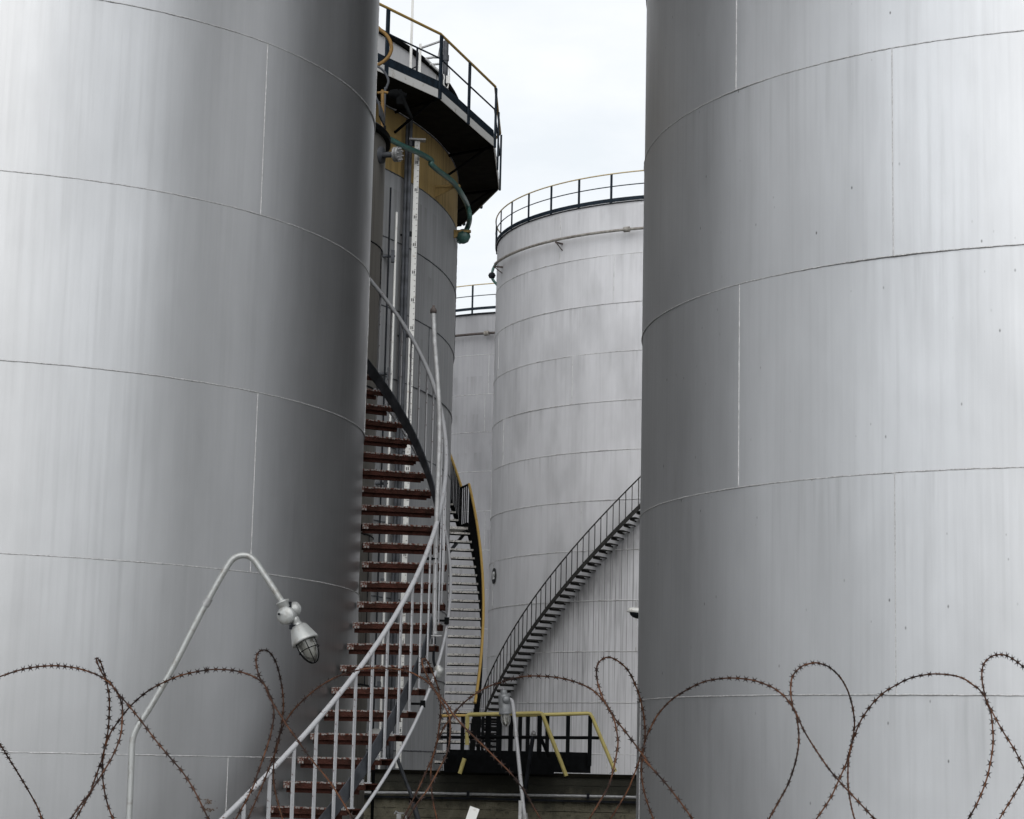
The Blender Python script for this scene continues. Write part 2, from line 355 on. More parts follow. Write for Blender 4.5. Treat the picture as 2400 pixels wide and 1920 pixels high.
B0 = (-12.88, 47.3); RB = 11.55
TG = 'storage tanks of the depot'
def flakes(b):
  b.mi = 2
  for k in range(60):                                     # flaked paint patch low on the shell
    px, py = random.gauss(490, 8), random.choice((1878, 1898))+random.gauss(0, 2.5)
    p_ = cyl(px, py, A0, RA+.003); a = math.atan2(p_.y-A0[1], p_.x-A0[0]); tt = Vector((-math.sin(a), math.cos(a), 0)); q = random.uniform(.003, .009)
    b.add([p_+tt*q*random.uniform(.5, 1.6)*math.cos(e)+Vector((0, 0, q*random.uniform(.5, 1.2)*math.sin(e))) for e in np.linspace(0, 2*math.pi, 7)[:-1]], [tuple(range(6))], False)
tA = thing('storage_tank', (*A0, 0), 'huge near silver tank filling the left of the picture, red stair winding round it', 'storage tank', TG)
lv = [0, 1.78, 3.555, 5.324, 7.093, 8.875, 10.652, 12.43, 14.2]
shA = tank_shell(tA, A0, RA, lv, [-1.55, -.706, -1.55, -.661, -1.55, -.677, -1.55, -.68], 1.5708, 'aluminium_paint', n=320, mats2=['flake_brown'], extra=flakes)
cone_roof(tA, A0, RA, 14.2, .7, 'aluminium_paint')
tD = thing('storage_tank', (*D0, 0), 'huge near silver tank filling the right of the picture, dotted with small rust spots', 'storage tank', TG)
lv = [0, 2.24, 4.237, 6.233, 8.246, 10.241, 12.24, 14.24]
tank_shell(tD, D0, RD, lv, [-1.5, -1.5, -2.18, -2.562, -2.18, -2.577, -2.2], 1.5708, 'aluminium_paint_spotted', bead=.006, n=320, kink=.0028, lap=.005)
cone_roof(tD, D0, RD, 14.24, .8, 'aluminium_paint')
# tank C (white, middle) with roof railing and ring pipe
tC = thing('storage_tank', (*C0, 2.9), 'white tank in the middle distance with a dark stair climbing diagonally across it', 'storage tank', TG)
top = 20.85; s1 = 12.989*1.2+3.6; lv = [2.9]+[s1-1.54*k for k in range(10, -1, -1)]+[top]
lv = sorted(set([round(v, 3) for v in lv if v >= 2.9])); nn = len(lv)-1
va = [-3.3+.12*((i*7) % 5) for i in range(nn)]; va[5] = -2.241; va[8] = -2.30; va[-1] = -2.384; 
tank_shell(tC, C0, RC, lv, va, 1.2, 'white_tank_paint', 'pale_weld', bead=.011, lap=.004, n=256)
cone_roof(tC, C0, RC, top+.01, .5, 'pale_tank_paint')
rim_ring(tC, C0, RC, top-.01, .03, .03, 'dark_steel')
def railing(t, c, R, zb, zt_, zm, a0, da, n, toe=(.03, .145), rmat='pale_yellow_paint', dm='rail_blue_black', rr=.022, seg=3):
    b = MB(); b.tube([pol(c, R, a0+da*i/seg, zt_) for i in range(n*seg+1)], rr, 8); r = build('roof_railing', b, rmat, t)
    b = MB(); b.tube([pol(c, R, a0+da*i/seg, zm) for i in range(n*seg+1)], rr*.8, 6); build('mid_rail', b, dm, r)
    b = MB(); b.ribbon([pol(c, R, a0+da*i/seg, zb) for i in range(n*seg+1)], toe[1]-toe[0], .012, toe[0]); build('toe_board', b, dm, r)
    b = MB(); b.box((0, 0, (zt_-zb)/2), (.03, .07, zt_-zb))
    me = build('post', b, dm, r, loc=(0, 0, 0)); me.location = pol(c, R, a0, zb)-wloc(r); me.rotation_euler = (0, 0, a0)
    for i in range(1, n+1): copypart(me, 'post', r, pol(c, R, a0+da*i, zb), a0+da*i)
    return r
railing(tC, C0, RC+.05, top, 21.79, 21.38, -2.92-.161*4, .161, 39)
def ring_pipe(t, c, R, z, a0, a1, r, mt, brk, name='ring_pipe', couplings=()):
    b = MB(); n = 60; b.tube([pol(c, R, a0+(a1-a0)*i/n, z) for i in range(n+1)], r, 8); o = build(name, b, mt, t)
    for a in brk:
        b = MB(); u = Vector((math.cos(a), math.sin(a), 0)); v = Vector((-u.y, u.x, 0)); b.box(pol(c, R-.12, a, z-.09), (.36, .05, .05), (u, v, Vector((0, 0, 1))))
        b.tube([pol(c, R+.05, a, z-.09), pol(c, R-.25, a, z-.3)], .018, 6); build('bracket', b, 'brown_pipe', o)
    for a in couplings:
        b = MB(); b.tube([pol(c, R, a-.012, z), pol(c, R, a+.012, z)], r*2, 10); build('coupling', b, 'cream_pipe', o)
    return o
rp = ring_pipe(tC, C0, RC+.25, 19.89, -2.9, -1.6, .045, 'cream_pipe', (-2.9, -2.37, -1.85), couplings=(-2.03,))
pts = [unp(x, y, 71.3) for x, y in zt((1050, 360), 3.751, [(440, 960), (415, 980), (395, 1020), (386, 1065), (390, 1100), (410, 1130), (428, 1150), (440, 1165)])]
b = MB(); b.tube(smooth_path(pts, 4), .045, 8); build('drop_pipe', b, 'teal_paint', rp)
b = MB(); q = unp(*zt((1050, 360), 3.751, [(386, 1072)])[0], 71.3); b.lathe(q-Vector((0, 0, .12)), (0, 0, 1), [(0, .01), (.03, .09), (.12, .13), (.2, .09), (.24, .01)], 14); build('valve', b, 'dark_steel', rp)
# number roundel on tank C
a = -2.909; u = Vector((math.cos(a), math.sin(a), 0)); v = Vector((-u.y, u.x, 0)); c_ = pol(C0, RC+.02, a, 5.87+3.6)
b = MB(); n = 40; ring = [c_+v*(.27*math.cos(2*math.pi*i/n))+Vector((0, 0, .26*math.sin(2*math.pi*i/n))) for i in range(n)]
b.add(ring+[p+u*.015 for p in ring], [tuple(range(n, 2*n))]+[(i, (i+1) % n, (i+1) % n+n, i+n) for i in range(n)], False)
rd = build('number_roundel', b, 'number_black', tC)
fc = bpy.data.curves.new('number', 'FONT'); fc.body = '12'; fc.size = .33; fc.extrude = .004; fc.align_x = 'CENTER'; fc.align_y = 'CENTER'; fc.offset = .012
fo = bpy.data.objects.new('tmp', fc); S.collection.objects.link(fo); dg = bpy.context.evaluated_depsgraph_get(); me = bpy.data.meshes.new_from_object(fo.evaluated_get(dg))
bpy.data.objects.remove(fo); me.materials.clear(); me.materials.append(MATS['number_white'])
no = bpy.data.objects.new('number', me); S.collection.objects.link(no); no.parent = rd
Mx = Matrix((v, Vector((0, 0, 1)), u)).transposed().to_4x4(); no.matrix_local = Mx; no.location = c_+u*.022-wloc(rd)
# tank E (far, pale)
E0 = (2.1, 89.6); RE = 7.6
tE = thing('storage_tank', (*E0, 2.9), 'farthest pale tank, a narrow strip seen between the gantry tank and the white tank', 'storage tank', TG)
topE = unp(1110, 729, 82.3).z; sE = [unp(1110, y, 82.3).z for y in (1287, 1195, 1101, 1008, 919, 826)]
lv = [2.9, 4.6, 6.15, 7.7, 9.25]; lv = [2.9]+[sE[0]-1.52*k for k in (4, 3, 2, 1) if sE[0]-1.52*k > 3]+sE+[topE]
tank_shell(tE, E0, RE, lv, [-2.0+.5*((i*3) % 4) for i in range(len(lv)-1)], 1.2, 'far_tank_paint', 'pale_weld', bead=.008, n=192)
cone_roof(tE, E0, RE, topE+.01, .5, 'pale_tank_paint'); rim_ring(tE, E0, RE, topE-.02, .05, .06, 'dark_steel')
zr = unp(1103, 660, 82.3).z; railing(tE, E0, RE+.05, topE, zr, topE+(zr-topE)*.62, -2.085-.16*5, .16, 18, toe=(.16, .27))
ring_pipe(tE, E0, RE+.25, unp(1110, 778, 82.2).z, -2.9, -1.2, .05, 'brown_pipe', (), couplings=(-1.985,))
# small tank F between A and B
F0 = (-3.857, 32.0); RF = 1.816
tF = thing('storage_tank', (*F0, 0), 'slim grimy brown-grey tank squeezed between the left silver tank and the gantry tank', 'storage tank', TG)
zf = 7.615+3.6; zft = unp(913, 331, 32).z
tank_shell(tF, F0, RF, [0, zf-8.8, zf-6.6, zf-4.4, zf-2.2, zf, zft], [-1.5, -2.2, -1.5, -2.2, -1.4, -2.0], 1.3, 'grimy_grey_paint', 'dark_steel', bead=.012, n=128)
cone_roof(tF, F0, RF, zft+.05, .25, 'grey_steel'); rim_ring(tF, F0, RF, zft-.04, .09, .07, 'black_steel')
p0 = cyl(891, 364, F0, RF); a = math.atan2(p0.y-F0[1], p0.x-F0[0]); u = Vector((math.cos(a), math.sin(a), 0))
u = Vector((.93, -.35, -.03)).normalized()
b = MB(); b.lathe(p0-u*.05, u, [(0, .13), (.09, .13), (.09, .05), (.10, .05)], 24); b.tube([p0, p0+u*.28], .045, 16); nzl = build('nozzle', b, 'grey_steel', tF)
b = MB(); b.lathe(p0+u*.24, u, [(0, .05), (0, .115), (.035, .115), (.035, .06), (.045, .06), (.045, .115), (.08, .115), (.08, .0)], 24, False)
for k in range(8):
    e = k*math.pi/4; a1 = Vector((0, 0, 1)); a2 = u.cross(a1).normalized(); q = p0+u*.22+(a1*math.sin(e)+a2*math.cos(e))*.09; b.tube([q, q+u*.13], .011, 6)
build('flange', b, 'galvanised', nzl)
# curved hood and vent pipework above tank F
Z1 = lambda pts: zt((840, 0), 5.39, pts)
t = thing('vent_hood', tuple(unp(885, 270, 32.4)), 'curved grey sheet hood above the slim grimy tank', 'hood')
b = MB(); pl = smooth_path([unp(x, y, 32.2) for x, y in Z1([(180, 1270), (245, 1295), (290, 1345), (320, 1420), (332, 1500), (333, 1590)])], 4)
vs = [p for p in pl]+[p+Vector((-.05, -.55, 0)) for p in pl]; n = len(pl)
vs2 = [Vector(p)+Vector((-.012, 0, -.02)) for p in vs]
fs = [(i, i+1, n+i+1, n+i) for i in range(n-1)]; b.add(vs+vs2, fs+[tuple(j+2*n for j in f)[::-1] for f in fs]+[(i, 2*n+i, 2*n+i+1, i+1) for i in range(n-1)]+[(n+i, n+i+1, 3*n+i+1, 3*n+i) for i in range(n-1)]); build('sheet', b, 'grey_steel', t)
b = MB(); q = pl[-1]; b.tube([q, Vector((q.x, q.y, zft))], .02, 6); b.tube([pl[0], Vector((pl[0].x, pl[0].y, zft))], .02, 6); build('stay', b, 'dark_steel', t)
t = thing('vent_pipe', tuple(unp(897, 260, 33)), 'rusty yellow vent pipe with a dark lever valve above the slim tank', 'pipe')
b = MB(); b.tube([unp(x, y, 33) for x, y in Z1([(305, 1140), (306, 1260), (308, 1480)])]+[Vector((unp(897, 260, 33).x, 33, zft))], .028, 10); b.tube([unp(x, y, 33) for x, y in Z1([(240, 1175), (330, 1165), (420, 1182)])], .022, 8); build('tube', b, 'old_yellow', t)
b = MB(); q = unp(*Z1([(470, 1185)])[0], 33); b.lathe(q-Vector((.12, 0, 0)), (1, 0, -.1), [(0, .03), (.05, .07), (.14, .09), (.2, .05), (.3, .04)], 14); b.tube([q+Vector((.05, 0, .05)), q+Vector((.28, -.05, -.42))], [.05, .02], 8); b.box(q+Vector((.08, 0, -.08)), (.12, .1, .2)); build('valve', b, 'black_steel', t)
t = thing('curved_conduit', tuple(unp(890, 210, 34)), 'thin dark grey conduit bending down beneath the walkway', 'conduit')
b = MB(); b.tube(smooth_path([unp(x, y, 34) for x, y in Z1([(180, 820), (260, 850), (320, 900), (365, 970), (378, 1040), (345, 1130), (335, 1200)])]+[Vector((unp(902, 222, 34).x, 34, zft))], 5), .02, 8); build('tube', b, 'grey_steel', t)
# tank B with gantry walkway
tB = thing('storage_tank', (*B0, 2.9), 'grey tank with an ochre band under the cantilevered walkway round its top', 'storage tank', TG)
zs = [v*1.0894+3.6 for v in (.092, 5.592, 6.874, 8.169, 9.466, 10.742)]
lv = [2.9, zs[0], zs[0]+1.49, zs[0]+2.98, zs[0]+4.47, zs[1], zs[2], zs[3], zs[4], zs[5], 16.6, 18.09]
tank_shell(tB, B0, RB, lv, [-.9+.31*((i*5) % 4) for i in range(len(lv)-1)], .9, 'dull_aluminium_paint', 'grey_steel', bead=.012, n=400, mats2=['ochre_paint', 'pale_tank_paint'], step=9)
cone_roof(tB, B0, RB, 18.1, .9, 'dull_aluminium_paint'); rim_ring(tB, B0, RB, 18.02, .09, .05, 'black_steel')
NB = 22; da = 2*math.pi/NB; b0 = math.radians(-26.2); RP = 12.33; zd = 16.6; PC = (-12.67, 46.71)
def ngon(R, z, k0=-3, k1=8): return [pol(PC, R, b0+da*k, z) for k in range(k0, k1)]
b = MB(); po = ngon(RP, zd, 0, NB); pi_ = [pol(B0, RB+.02, b0+da*k, zd) for k in range(NB)]; m = NB
b.add([p+Vector((0, 0, .10)) for p in po]+[p+Vector((0, 0, .10)) for p in pi_]+[p+Vector((0, 0, .03)) for p in po]+[p+Vector((0, 0, .03)) for p in pi_],
      [(i, (i+1) % m, m+(i+1) % m, m+i) for i in range(m)]+[(2*m+i, 3*m+i, 3*m+(i+1) % m, 2*m+(i+1) % m) for i in range(m)], False)
wk = build('walkway', b, 'deck_steel', tB)
b = MB(); b.ribbon(ngon(RP, zd, -4, 10), .17, .014); build('fascia', b, 'fascia_paint', wk)
b = MB(); b.ribbon(ngon(RP-.02, zd, -4, 10), .19, .012, .175); build('toe_board', b, 'rail_blue_black', wk)
b = MB(); b.tube(ngon(RP, zd+.83, -4, 10), .018, 8); build('mid_rail', b, 'rail_blue_black', wk)
b = MB(); b.tube(ngon(RP, zd+1.34, -4, 10), .028, 10); build('handrail', b, 'yellow_paint', wk)
first = None
for k in range(-4, 9):
    for h in (0, .5):
        p, q = pol(PC, RP, b0+da*k), pol(PC, RP, b0+da*(k+1)); P = p.lerp(q, h)+(p.lerp(q, h)-Vector((*PC, 0))).normalized()*.025; P.z = zd-.02; rz = b0+da*(k+h)
        if first is None:
            b = MB(); b.box((0, 0, .66), (.04, .085, 1.32)); first = build('post', b, 'rail_blue_black', wk, loc=(0, 0, 0)); first.location = P-wloc(wk); first.rotation_euler = (0, 0, rz)
        else: copypart(first, 'post', wk, P, rz)
for k in range(-4, 9):                                   # cantilever brackets beneath the deck
    b = MB(); a = b0+da*k; b.tube([pol(B0, RB, a, zd-.45), pol(PC, RP-.1, a, zd+.0)], .03, 6); b.tube([pol(B0, RB, a, zd-.02), pol(PC, RP-.05, a, zd-.02)], .035, 6); build('bracket', b, 'black_steel', wk)
# teal pipe round tank B
Z2 = lambda pts: zt((840, 300), 5.39, pts)
t = thing('foam_pipe', tuple(pol(B0, RB+.5, -.3, 15.6)), 'teal painted pipe curving round the ochre band under the walkway', 'pipe')
pp = [pol(B0, RB+.45, -.66, 15.72), pol(B0, RB+.45, -.6, 15.71)]+[cyl(x, y, B0, RB+.45) for x, y in Z2([(390, 140), (560, 230), (730, 300), (860, 368), (925, 415), (915, 450), (945, 485), (1010, 540), (1190, 680), (1300, 830)])]
pp += [unp(x, y, 45.8) for x, y in Z2([(1375, 980), (1405, 1120)])]+[unp(x, y, 46.4) for x, y in Z2([(1385, 1240), (1320, 1370), (1262, 1450)])]
b = MB(); b.tube(smooth_path(pp, 5), .058, 12); build('tube', b, 'teal_paint', t)
b = MB(); q = unp(*Z2([(1322, 1365)])[0], 46.4); b.lathe(q+Vector((0, 0, .15)), (0, 0, -1), [(0, .05), (.05, .14), (.17, .17), (.28, .12), (.32, .05)], 16); build('valve', b, 'teal_paint', t)
for (x, y), Y in zip(Z2([(1230, 700), (1370, 1275)]), (44.2, 46.3)):
    q = unp(x, y, Y); u = (Vector((B0[0]-q.x, B0[1]-q.y, 0))).normalized(); v = Vector((-u.y, u.x, 0)); b = MB(); b.box(q+u*.22-Vector((0, 0, .06)), (.62, .10, .05), (u, v, Vector((0, 0, 1))))
    b.add([q+u*.50-Vector((0, 0, .08))+v*.03, q+u*.50-Vector((0, 0, .32))+v*.03, q-Vector((0, 0, .08))+v*.03, q+u*.50-Vector((0, 0, .08))-v*.03, q+u*.50-Vector((0, 0, .32))-v*.03, q-Vector((0, 0, .08))-v*.03], [(0, 1, 2), (5, 4, 3), (1, 4, 5, 2)], False); build('bracket', b, 'ochre_paint', t)
# level gauge board, risers and mast on tank B
t = thing('gauge_board', tuple(cyl(925, 1812, B0, RB+.3)), 'tall narrow white tank gauge board with black tick marks, running down the gantry tank', 'gauge board')
gp = cyl(968, 668, B0, RB+.3); ag = math.atan2(gp.y-B0[1], gp.x-B0[0]); face = Vector((-gp.x, -gp.y, 0)).normalized(); sd_ = Vector((-face.y, face.x, 0)); gtop = 16.05; gbot = WT
cz_ = (gtop+gbot)/2; b = MB(); b.box((gp.x, gp.y, cz_), (.105, .03, gtop-gbot), (sd_, face, Vector((0, 0, 1)))); b.mi = 1; z = gbot+.1; k = 0
while z < gtop-.1:
    ln = .045 if k % 5 == 0 else .024; b.box(Vector((gp.x, gp.y, z))+face*.018-sd_*(-.028), (ln, .008, .010), (sd_, face, Vector((0, 0, 1))))
    if k % 5 == 0: b.box(Vector((gp.x, gp.y, z+.06))+face*.018+sd_*(-.015), (.02, .008, .06), (sd_, face, Vector((0, 0, 1)))); b.box(Vector((gp.x, gp.y, z+.06))+face*.018+sd_*(.02), (.02, .008, .06), (sd_, face, Vector((0, 0, 1))))
    z += .115; k += 1
build('board', b, ['white_paint', 'tick_black'], t)
rad = Vector((math.cos(ag), math.sin(ag), 0))
for z in (16.0, 14.1, 12.0, 10.1, 8.0, 6.1, 4.3):
    b = MB(); q = Vector((gp.x, gp.y, z)); b.tube([q-face*.02, q-rad*.32-sd_*(-.0)], .022, 6); b.box(q-sd_*.09-face*.03, (.09, .05, .10), (sd_, face, Vector((0, 0, 1)))); build('bracket', b, 'dark_steel', t)
b = MB(); b.box(Vector((gp.x, gp.y, gtop+.02)), (.34, .2, .03), (sd_, face, Vector((0, 0, 1)))); build('top_plate', b, 'galvanised', t)
def riser(x, y, off, ztop, r, mt, label, name='riser_pipe', brk=()):
    q = cyl(x, y, B0, RB+off); t = thing(name, (q.x, q.y, WT), label, 'pipe'); b = MB(); b.tube([(q.x, q.y, 2.9), (q.x, q.y, (2.9+ztop)/2), (q.x, q.y, ztop)], r, 10); build('tube', b, mt, t)
    for z in brk:
        b = MB(); a = math.atan2(q.y-B0[1], q.x-B0[0]); u = Vector((math.cos(a), math.sin(a), 0)); b.tube([Vector((q.x, q.y, z)), Vector((q.x-.4, q.y, z-.0))], .03, 6); b.box((q.x-.05, q.y, z), (.07, .12, .24)); build('bracket', b, 'grey_steel', t)
riser(926, 620, .2, unp(934, 320, 36.6).z, .024, 'white_paint', 'thin white riser pipe left of the gauge board', brk=(13.5, 11.1, 8.9, 6.9, 4.9))
riser(945, 620, .10, 16.5, .04, 'grey_steel', 'grey pipe running up just left of the gauge board')
riser(953, 620, .18, 16.5, .04, 'grey_steel', 'dark grey pipe tight against the gauge board')
riser(910, 620, .12, 14.9, .018, 'dark_steel', 'thin dark conduit at the far left of the visible gantry tank')
Y = 41.0
t = thing('roof_mast', tuple(unp(964, 165, Y)), 'pale vertical mast rising from the walkway past the top of the picture', 'mast')
q0 = unp(*Z1([(668, 1020)])[0], Y); q1 = unp(*Z1([(680, -260)])[0], Y); b = MB(); b.box((q0+q1)/2, (.048, .045, (q1-q0).length)); build('pole', b, 'white_paint', t)
b = MB(); q = unp(*Z1([(740, 780)])[0], Y); b.box(q, (.04, .04, .55)); b.tube([q-Vector((0, 0, .25)), q-Vector((0, 0, .6))], .012, 6); b.tube([q-Vector((.2, 0, .2)), q-Vector((0, 0, .1))], .012, 6); build('cable_gland', b, 'dark_steel', t)
b = MB(); q = unp(*Z1([(775, 800)])[0], Y); b.box(q, (.05, .04, .8)); build('marker_board', b, 'white_paint', t)
Y = 42.6
t = thing('roof_pipe_stand', tuple(unp(1042, 200, Y)), 'grey pipe stand with cables and tubular braces at the walkway corner', 'pipe stand')
b = MB(); b.tube([unp(x, y, Y) for x, y in Z1([(1108, 520), (1100, 800), (1094, 1060)])], .055, 12); b.tube([unp(x, y, Y) for x, y in Z1([(1105, 700), (1102, 770)])], .068, 12); build('pipe', b, 'grey_steel', t)
b = MB()
for L_ in ([(1040, 520), (930, 560), (780, 612)], [(1060, 500), (1030, 640), (1012, 735)], [(1050, 730), (950, 725), (850, 740)], [(1060, 805), (950, 815), (900, 815)], [(850, 740), (960, 850), (1050, 930)]):
    b.tube([unp(x, y, Y) for x, y in Z1(L_)], .025, 8)
build('brace', b, 'galvanised', t)
b = MB(); b.tube(smooth_path([unp(x, y, Y-.1) for x, y in Z1([(1075, 940), (1085, 980), (1078, 1040), (1085, 1090), (1110, 1115), (1135, 1090), (1135, 1000), (1150, 930), (1140, 860)])], 5), .014, 6); b.box(unp(*Z1([(1133, 1010)])[0], Y-.1), (.08, .06, .16)); build('cable', b, 'white_paint', t)
t = thing('ladder_hoop', tuple(unp(905, 130, 38)), 'dull yellow bent hoop of a ladder guard at the left end of the walkway', 'ladder hoop')
b = MB(); b.tube(smooth_path([unp(x, y, 38) for x, y in Z1([(180, 280), (280, 380), (350, 440), (400, 520), (418, 610), (395, 690), (340, 760), (250, 820), (180, 850)])], 5), .034, 10); build('hoop', b, 'old_yellow', t)
# ---------------------------------------------------------------- near stair round tank A
def hel(c, R, zf_, a0, a1, n): return [pol(c, R, a0+(a1-a0)*i/n, zf_(a0+(a1-a0)*i/n)) for i in range(n+1)]
zA = lambda a: 6.67+4.228*a
t = thing('tank_staircase', tuple(pol(A0, 4.6, -1.1, 0)), 'near spiral stair with rust-red treads and worn grey handrail round the left silver tank', 'staircase', 'staircases winding up the tanks')
b = MB(); b.tube(hel(A0, 5.07, zA, -.95, 1.9, 130), .0245, 14); build('handrail', b, 'worn_grey_paint', t)
b = MB(); b.ribbon(hel(A0, 5.045, lambda a: zA(a)-.987, -.95, 1.9, 110), .19, .012, -.19); build('stringer', b, 'stringer_paint', t)
def tread_mesh(name, parent, Rin, Rout, depth, h, mats, rough=False):
    b = MB(); L_ = Rout-Rin; n = 24
    rnd = random.Random(3)
    # channel: flat plate, front and back lips; worn upper edge
    b.mi = 0
    b.box((Rin+L_/2, 0, -.006), (L_, depth, .012)); b.box((Rin+L_/2, -depth/2, -h/2), (L_, .01, h)); b.box((Rin+L_/2, depth/2, -h/2), (L_, .01, h))
    b.mi = 1
    for i in range(n):                                  # chequered, flaking nosing
        x = Rin+L_*(i+.5)/n; b.box((x, -depth/2-.004, -.004+rnd.uniform(-.003, .004)), (L_/n*.98, .012, .014+rnd.uniform(0, .006)))
    b.mi = 1; b.box((Rin+.035, -depth/2-.007, -h/2), (.07, .004, h*.98))
    if len(mats) > 2:
        b.mi = 2; b.box((Rin+L_/2, -depth/2+.002, -h-.008), (L_, .014, .030)); b.box((Rin+L_/2, .01, -h-.004), (L_*.98, depth-.04, .008))
    else: b.mi = 0; b.box((Rin+L_*.45, -depth/2+.05, -h-.022), (L_*.88, .03, .044))
    return build(name, b, mats, parent, loc=(0, 0, 0))
ft = None; fb = None
for k in range(-12, 26):
    z = 3.6+4.223-.2365*k; a = (z-3.6+1.28-3.07)/4.228
    if a > 1.35 or z < .2: continue
    if ft is None: ft = tread_mesh('tread', t, RA+.02, 5.11, .24, .062, ['rust_brown', 'peeling_paint']); ft.location = Vector((*A0, z))-wloc(t); ft.rotation_euler = (0, 0, a)
    else: copypart(ft, 'tread', t, (*A0, z), a)
    if fb is None:
        b = MB(); hh = 1.27; b.box((5.075, 0, hh/2+.0), (.013, .036, hh)); b.box((5.05, 0, .004), (.09, .04, .014)); b.box((5.015, -.03, .02), (.03, .03, .035)); fb = build('baluster', b, 'worn_grey_paint', t, loc=(0, 0, 0)); fb.location = Vector((*A0, z))-wloc(t); fb.rotation_euler = (0, 0, a)
    else: copypart(fb, 'baluster', t, (*A0, z), a)
# conduit following that stair
zc = lambda a: 1.703+3.6+4.2007*a
t = thing('stair_conduit', tuple(pol(A0, 5.155, -.9, zc(-.9))), 'thin grey conduit clipped along the outside of the near red-tread stair', 'conduit')
b = MB(); b.tube(hel(A0, 5.155, zc, -1.05, .62, 90), .0165, 10); build('tube', b, 'worn_grey_paint', t)
for x, y in ((1047, 1455), (991, 1650)):
    q = cyl(x, y, A0, 5.155, False); b = MB(); b.box(q, (.05, .05, .07)); b.tube([q, q-Vector((.12, -.02, -.0))], .012, 6); build('clip', b, 'black_steel', t)
q = unp(1027, 1573, 22.3); b = MB(); b.lathe(q-Vector((.01, 0, .07)), (.1, 0, 1), [(0, .02), (.02, .045), (.10, .045), (.13, .025)], 14); b.lathe(q, (.7, -.7, 0), [(0, .04), (.05, .04), (.055, .0)], 14); build('junction_box', b, 'silver_lamp', t)
# lamp pole strapped to the stair
Y = 22.55
t = thing('lamp_pole', tuple(unp(1018, 1490, Y)), 'straight galvanised pole with a dark cap fixed to the outside of the near stair', 'pole')
pp = [unp(x, y, Y) for x, y in ((1016, 728), (1019, 800), (1025, 880), (1029, 950), (1030, 1020), (1027, 1120), (1023, 1230), (1020, 1350), (1018, 1488))]
b = MB(); b.tube(smooth_path(pp, 5), .0265, 14); build('tube', b, 'galvanised', t)
q = pp[0]; b = MB(); b.lathe(q-Vector((0, 0, .03)), (0, 0, 1), [(0, .028), (0, .034), (.03, .036), (.05, .030), (.06, .018), (.075, .012), (.085, .014), (.09, .0)], 12); build('cap', b, 'brown_pipe', t)
q = pp[-1]; b = MB(); b.lathe(q-Vector((0, 0, .01)), (0, 0, 1), [(0, .02), (0, .034), (.05, .034), (.05, .025)], 16); b.box(q-Vector((-.0, 0, .012)), (.155, .10, .012)); build('foot_plate', b, 'galvanised', t)
b = MB(); b.tube(smooth_path([q-Vector((0, 0, .02)), q+Vector((.0, 0, -.15)), q+Vector((.0, 0, -.27)), q+Vector((.03, -.02, -.36))], 5), .014, 8); b.box(q+Vector((-.005, .0, -.1)), (.045, .04, .12)); build('gland', b, 'dark_steel', t)
q = unp(1019, 1310, Y); b = MB(); b.lathe(q-Vector((0, 0, .007)), (0, 0, 1), [(0, .03), (0, .034), (.014, .034), (.014, .03)], 14); b.box(q+Vector((-.07, .0, 0)), (.10, .03, .03)); build('clamp', b, 'black_steel', t)
# ---------------------------------------------------------------- stair round tank B
SG = 'staircases winding up the tanks'
zB = lambda a: 2.889+3.6+13*a
t = thing('tank_staircase', tuple(pol(B0, 12, -.2, WT)), 'far stair with pale worn treads and a bright yellow handrail against the gantry tank', 'staircase', SG)
b = MB(); b.tube(hel(B0, 12.35, zB, -.135, .272, 40), .032, 10); hr_ = build('handrail', b, 'yellow_paint', t)
zL = zB(.272)
b = MB(); b.tube([pol(B0, 12.35, .272, zL), pol(B0, 12.35, .33, zL-.02)], .026, 8); build('landing_rail', b, 'black_steel', t)
zB2 = lambda a: zL+12.4*(a-.325)
b = MB(); b.tube(hel(B0, 12.35, zB2, .325, .6, 30), .032, 10); build('handrail', b, 'yellow_paint', t)
b = MB(); b.ribbon(hel(B0, 12.34, lambda a: zB(a)-1.02, -.18, .272, 40)+[pol(B0, 12.34, .325, zL-1.02)]+hel(B0, 12.34, lambda a: zB2(a)-1.02, .33, .6, 20), .24, .02, -.14); build('stringer', b, 'black_steel', t)
ft = fb = None
for k in range(34):
    z = 3.6-.3+.2125*k; 
    if z < zL-1.05: a = (z+1.0-6.489)/13
    else: a = .325+(z+1.0-zL)/12.4
    if ft is None:
        ft = tread_mesh('tread', t, RB+.03, 12.33, .22, .042, ['step_grey', 'step_grey', 'black_steel']); ft.location = Vector((*B0, z))-wloc(t); ft.rotation_euler = (0, 0, a)
        b = MB(); b.box((12.35, 0, .5), (.024, .024, 1.0)); fb = build('baluster', b, 'black_steel', t, loc=(0, 0, 0)); fb.location = Vector((*B0, z))-wloc(t); fb.rotation_euler = (0, 0, a)
    else: copypart(ft, 'tread', t, (*B0, z), a); copypart(fb, 'baluster', t, (*B0, z), a)
    da_ = .2125/13/2; copypart(fb, 'baluster', t, (*B0, z+.106), a+da_)
for a_ in (.283, .296, .309, .322): copypart(fb, 'baluster', t, (*B0, zL-1.03), a_)
b = MB(); pl = [pol(B0, r_, a_, z_) for z_ in (zL-1.10, zL-1.04) for r_, a_ in ((RB+.02, .265), (12.36, .265), (12.36, .335), (RB+.02, .335))]
b.add(pl, [(0, 1, 2, 3), (7, 6, 5, 4), (0, 4, 5, 1), (1, 5, 6, 2), (2, 6, 7, 3), (3, 7, 4, 0)], False); build('landing', b, 'step_grey', t)
b = MB(); b.tube([pol(B0, 12.3, .27, zL-1.15), pol(B0, RB, .27, zL-2.1)], .04, 8); build('landing_brace', b, 'grey_steel', t)
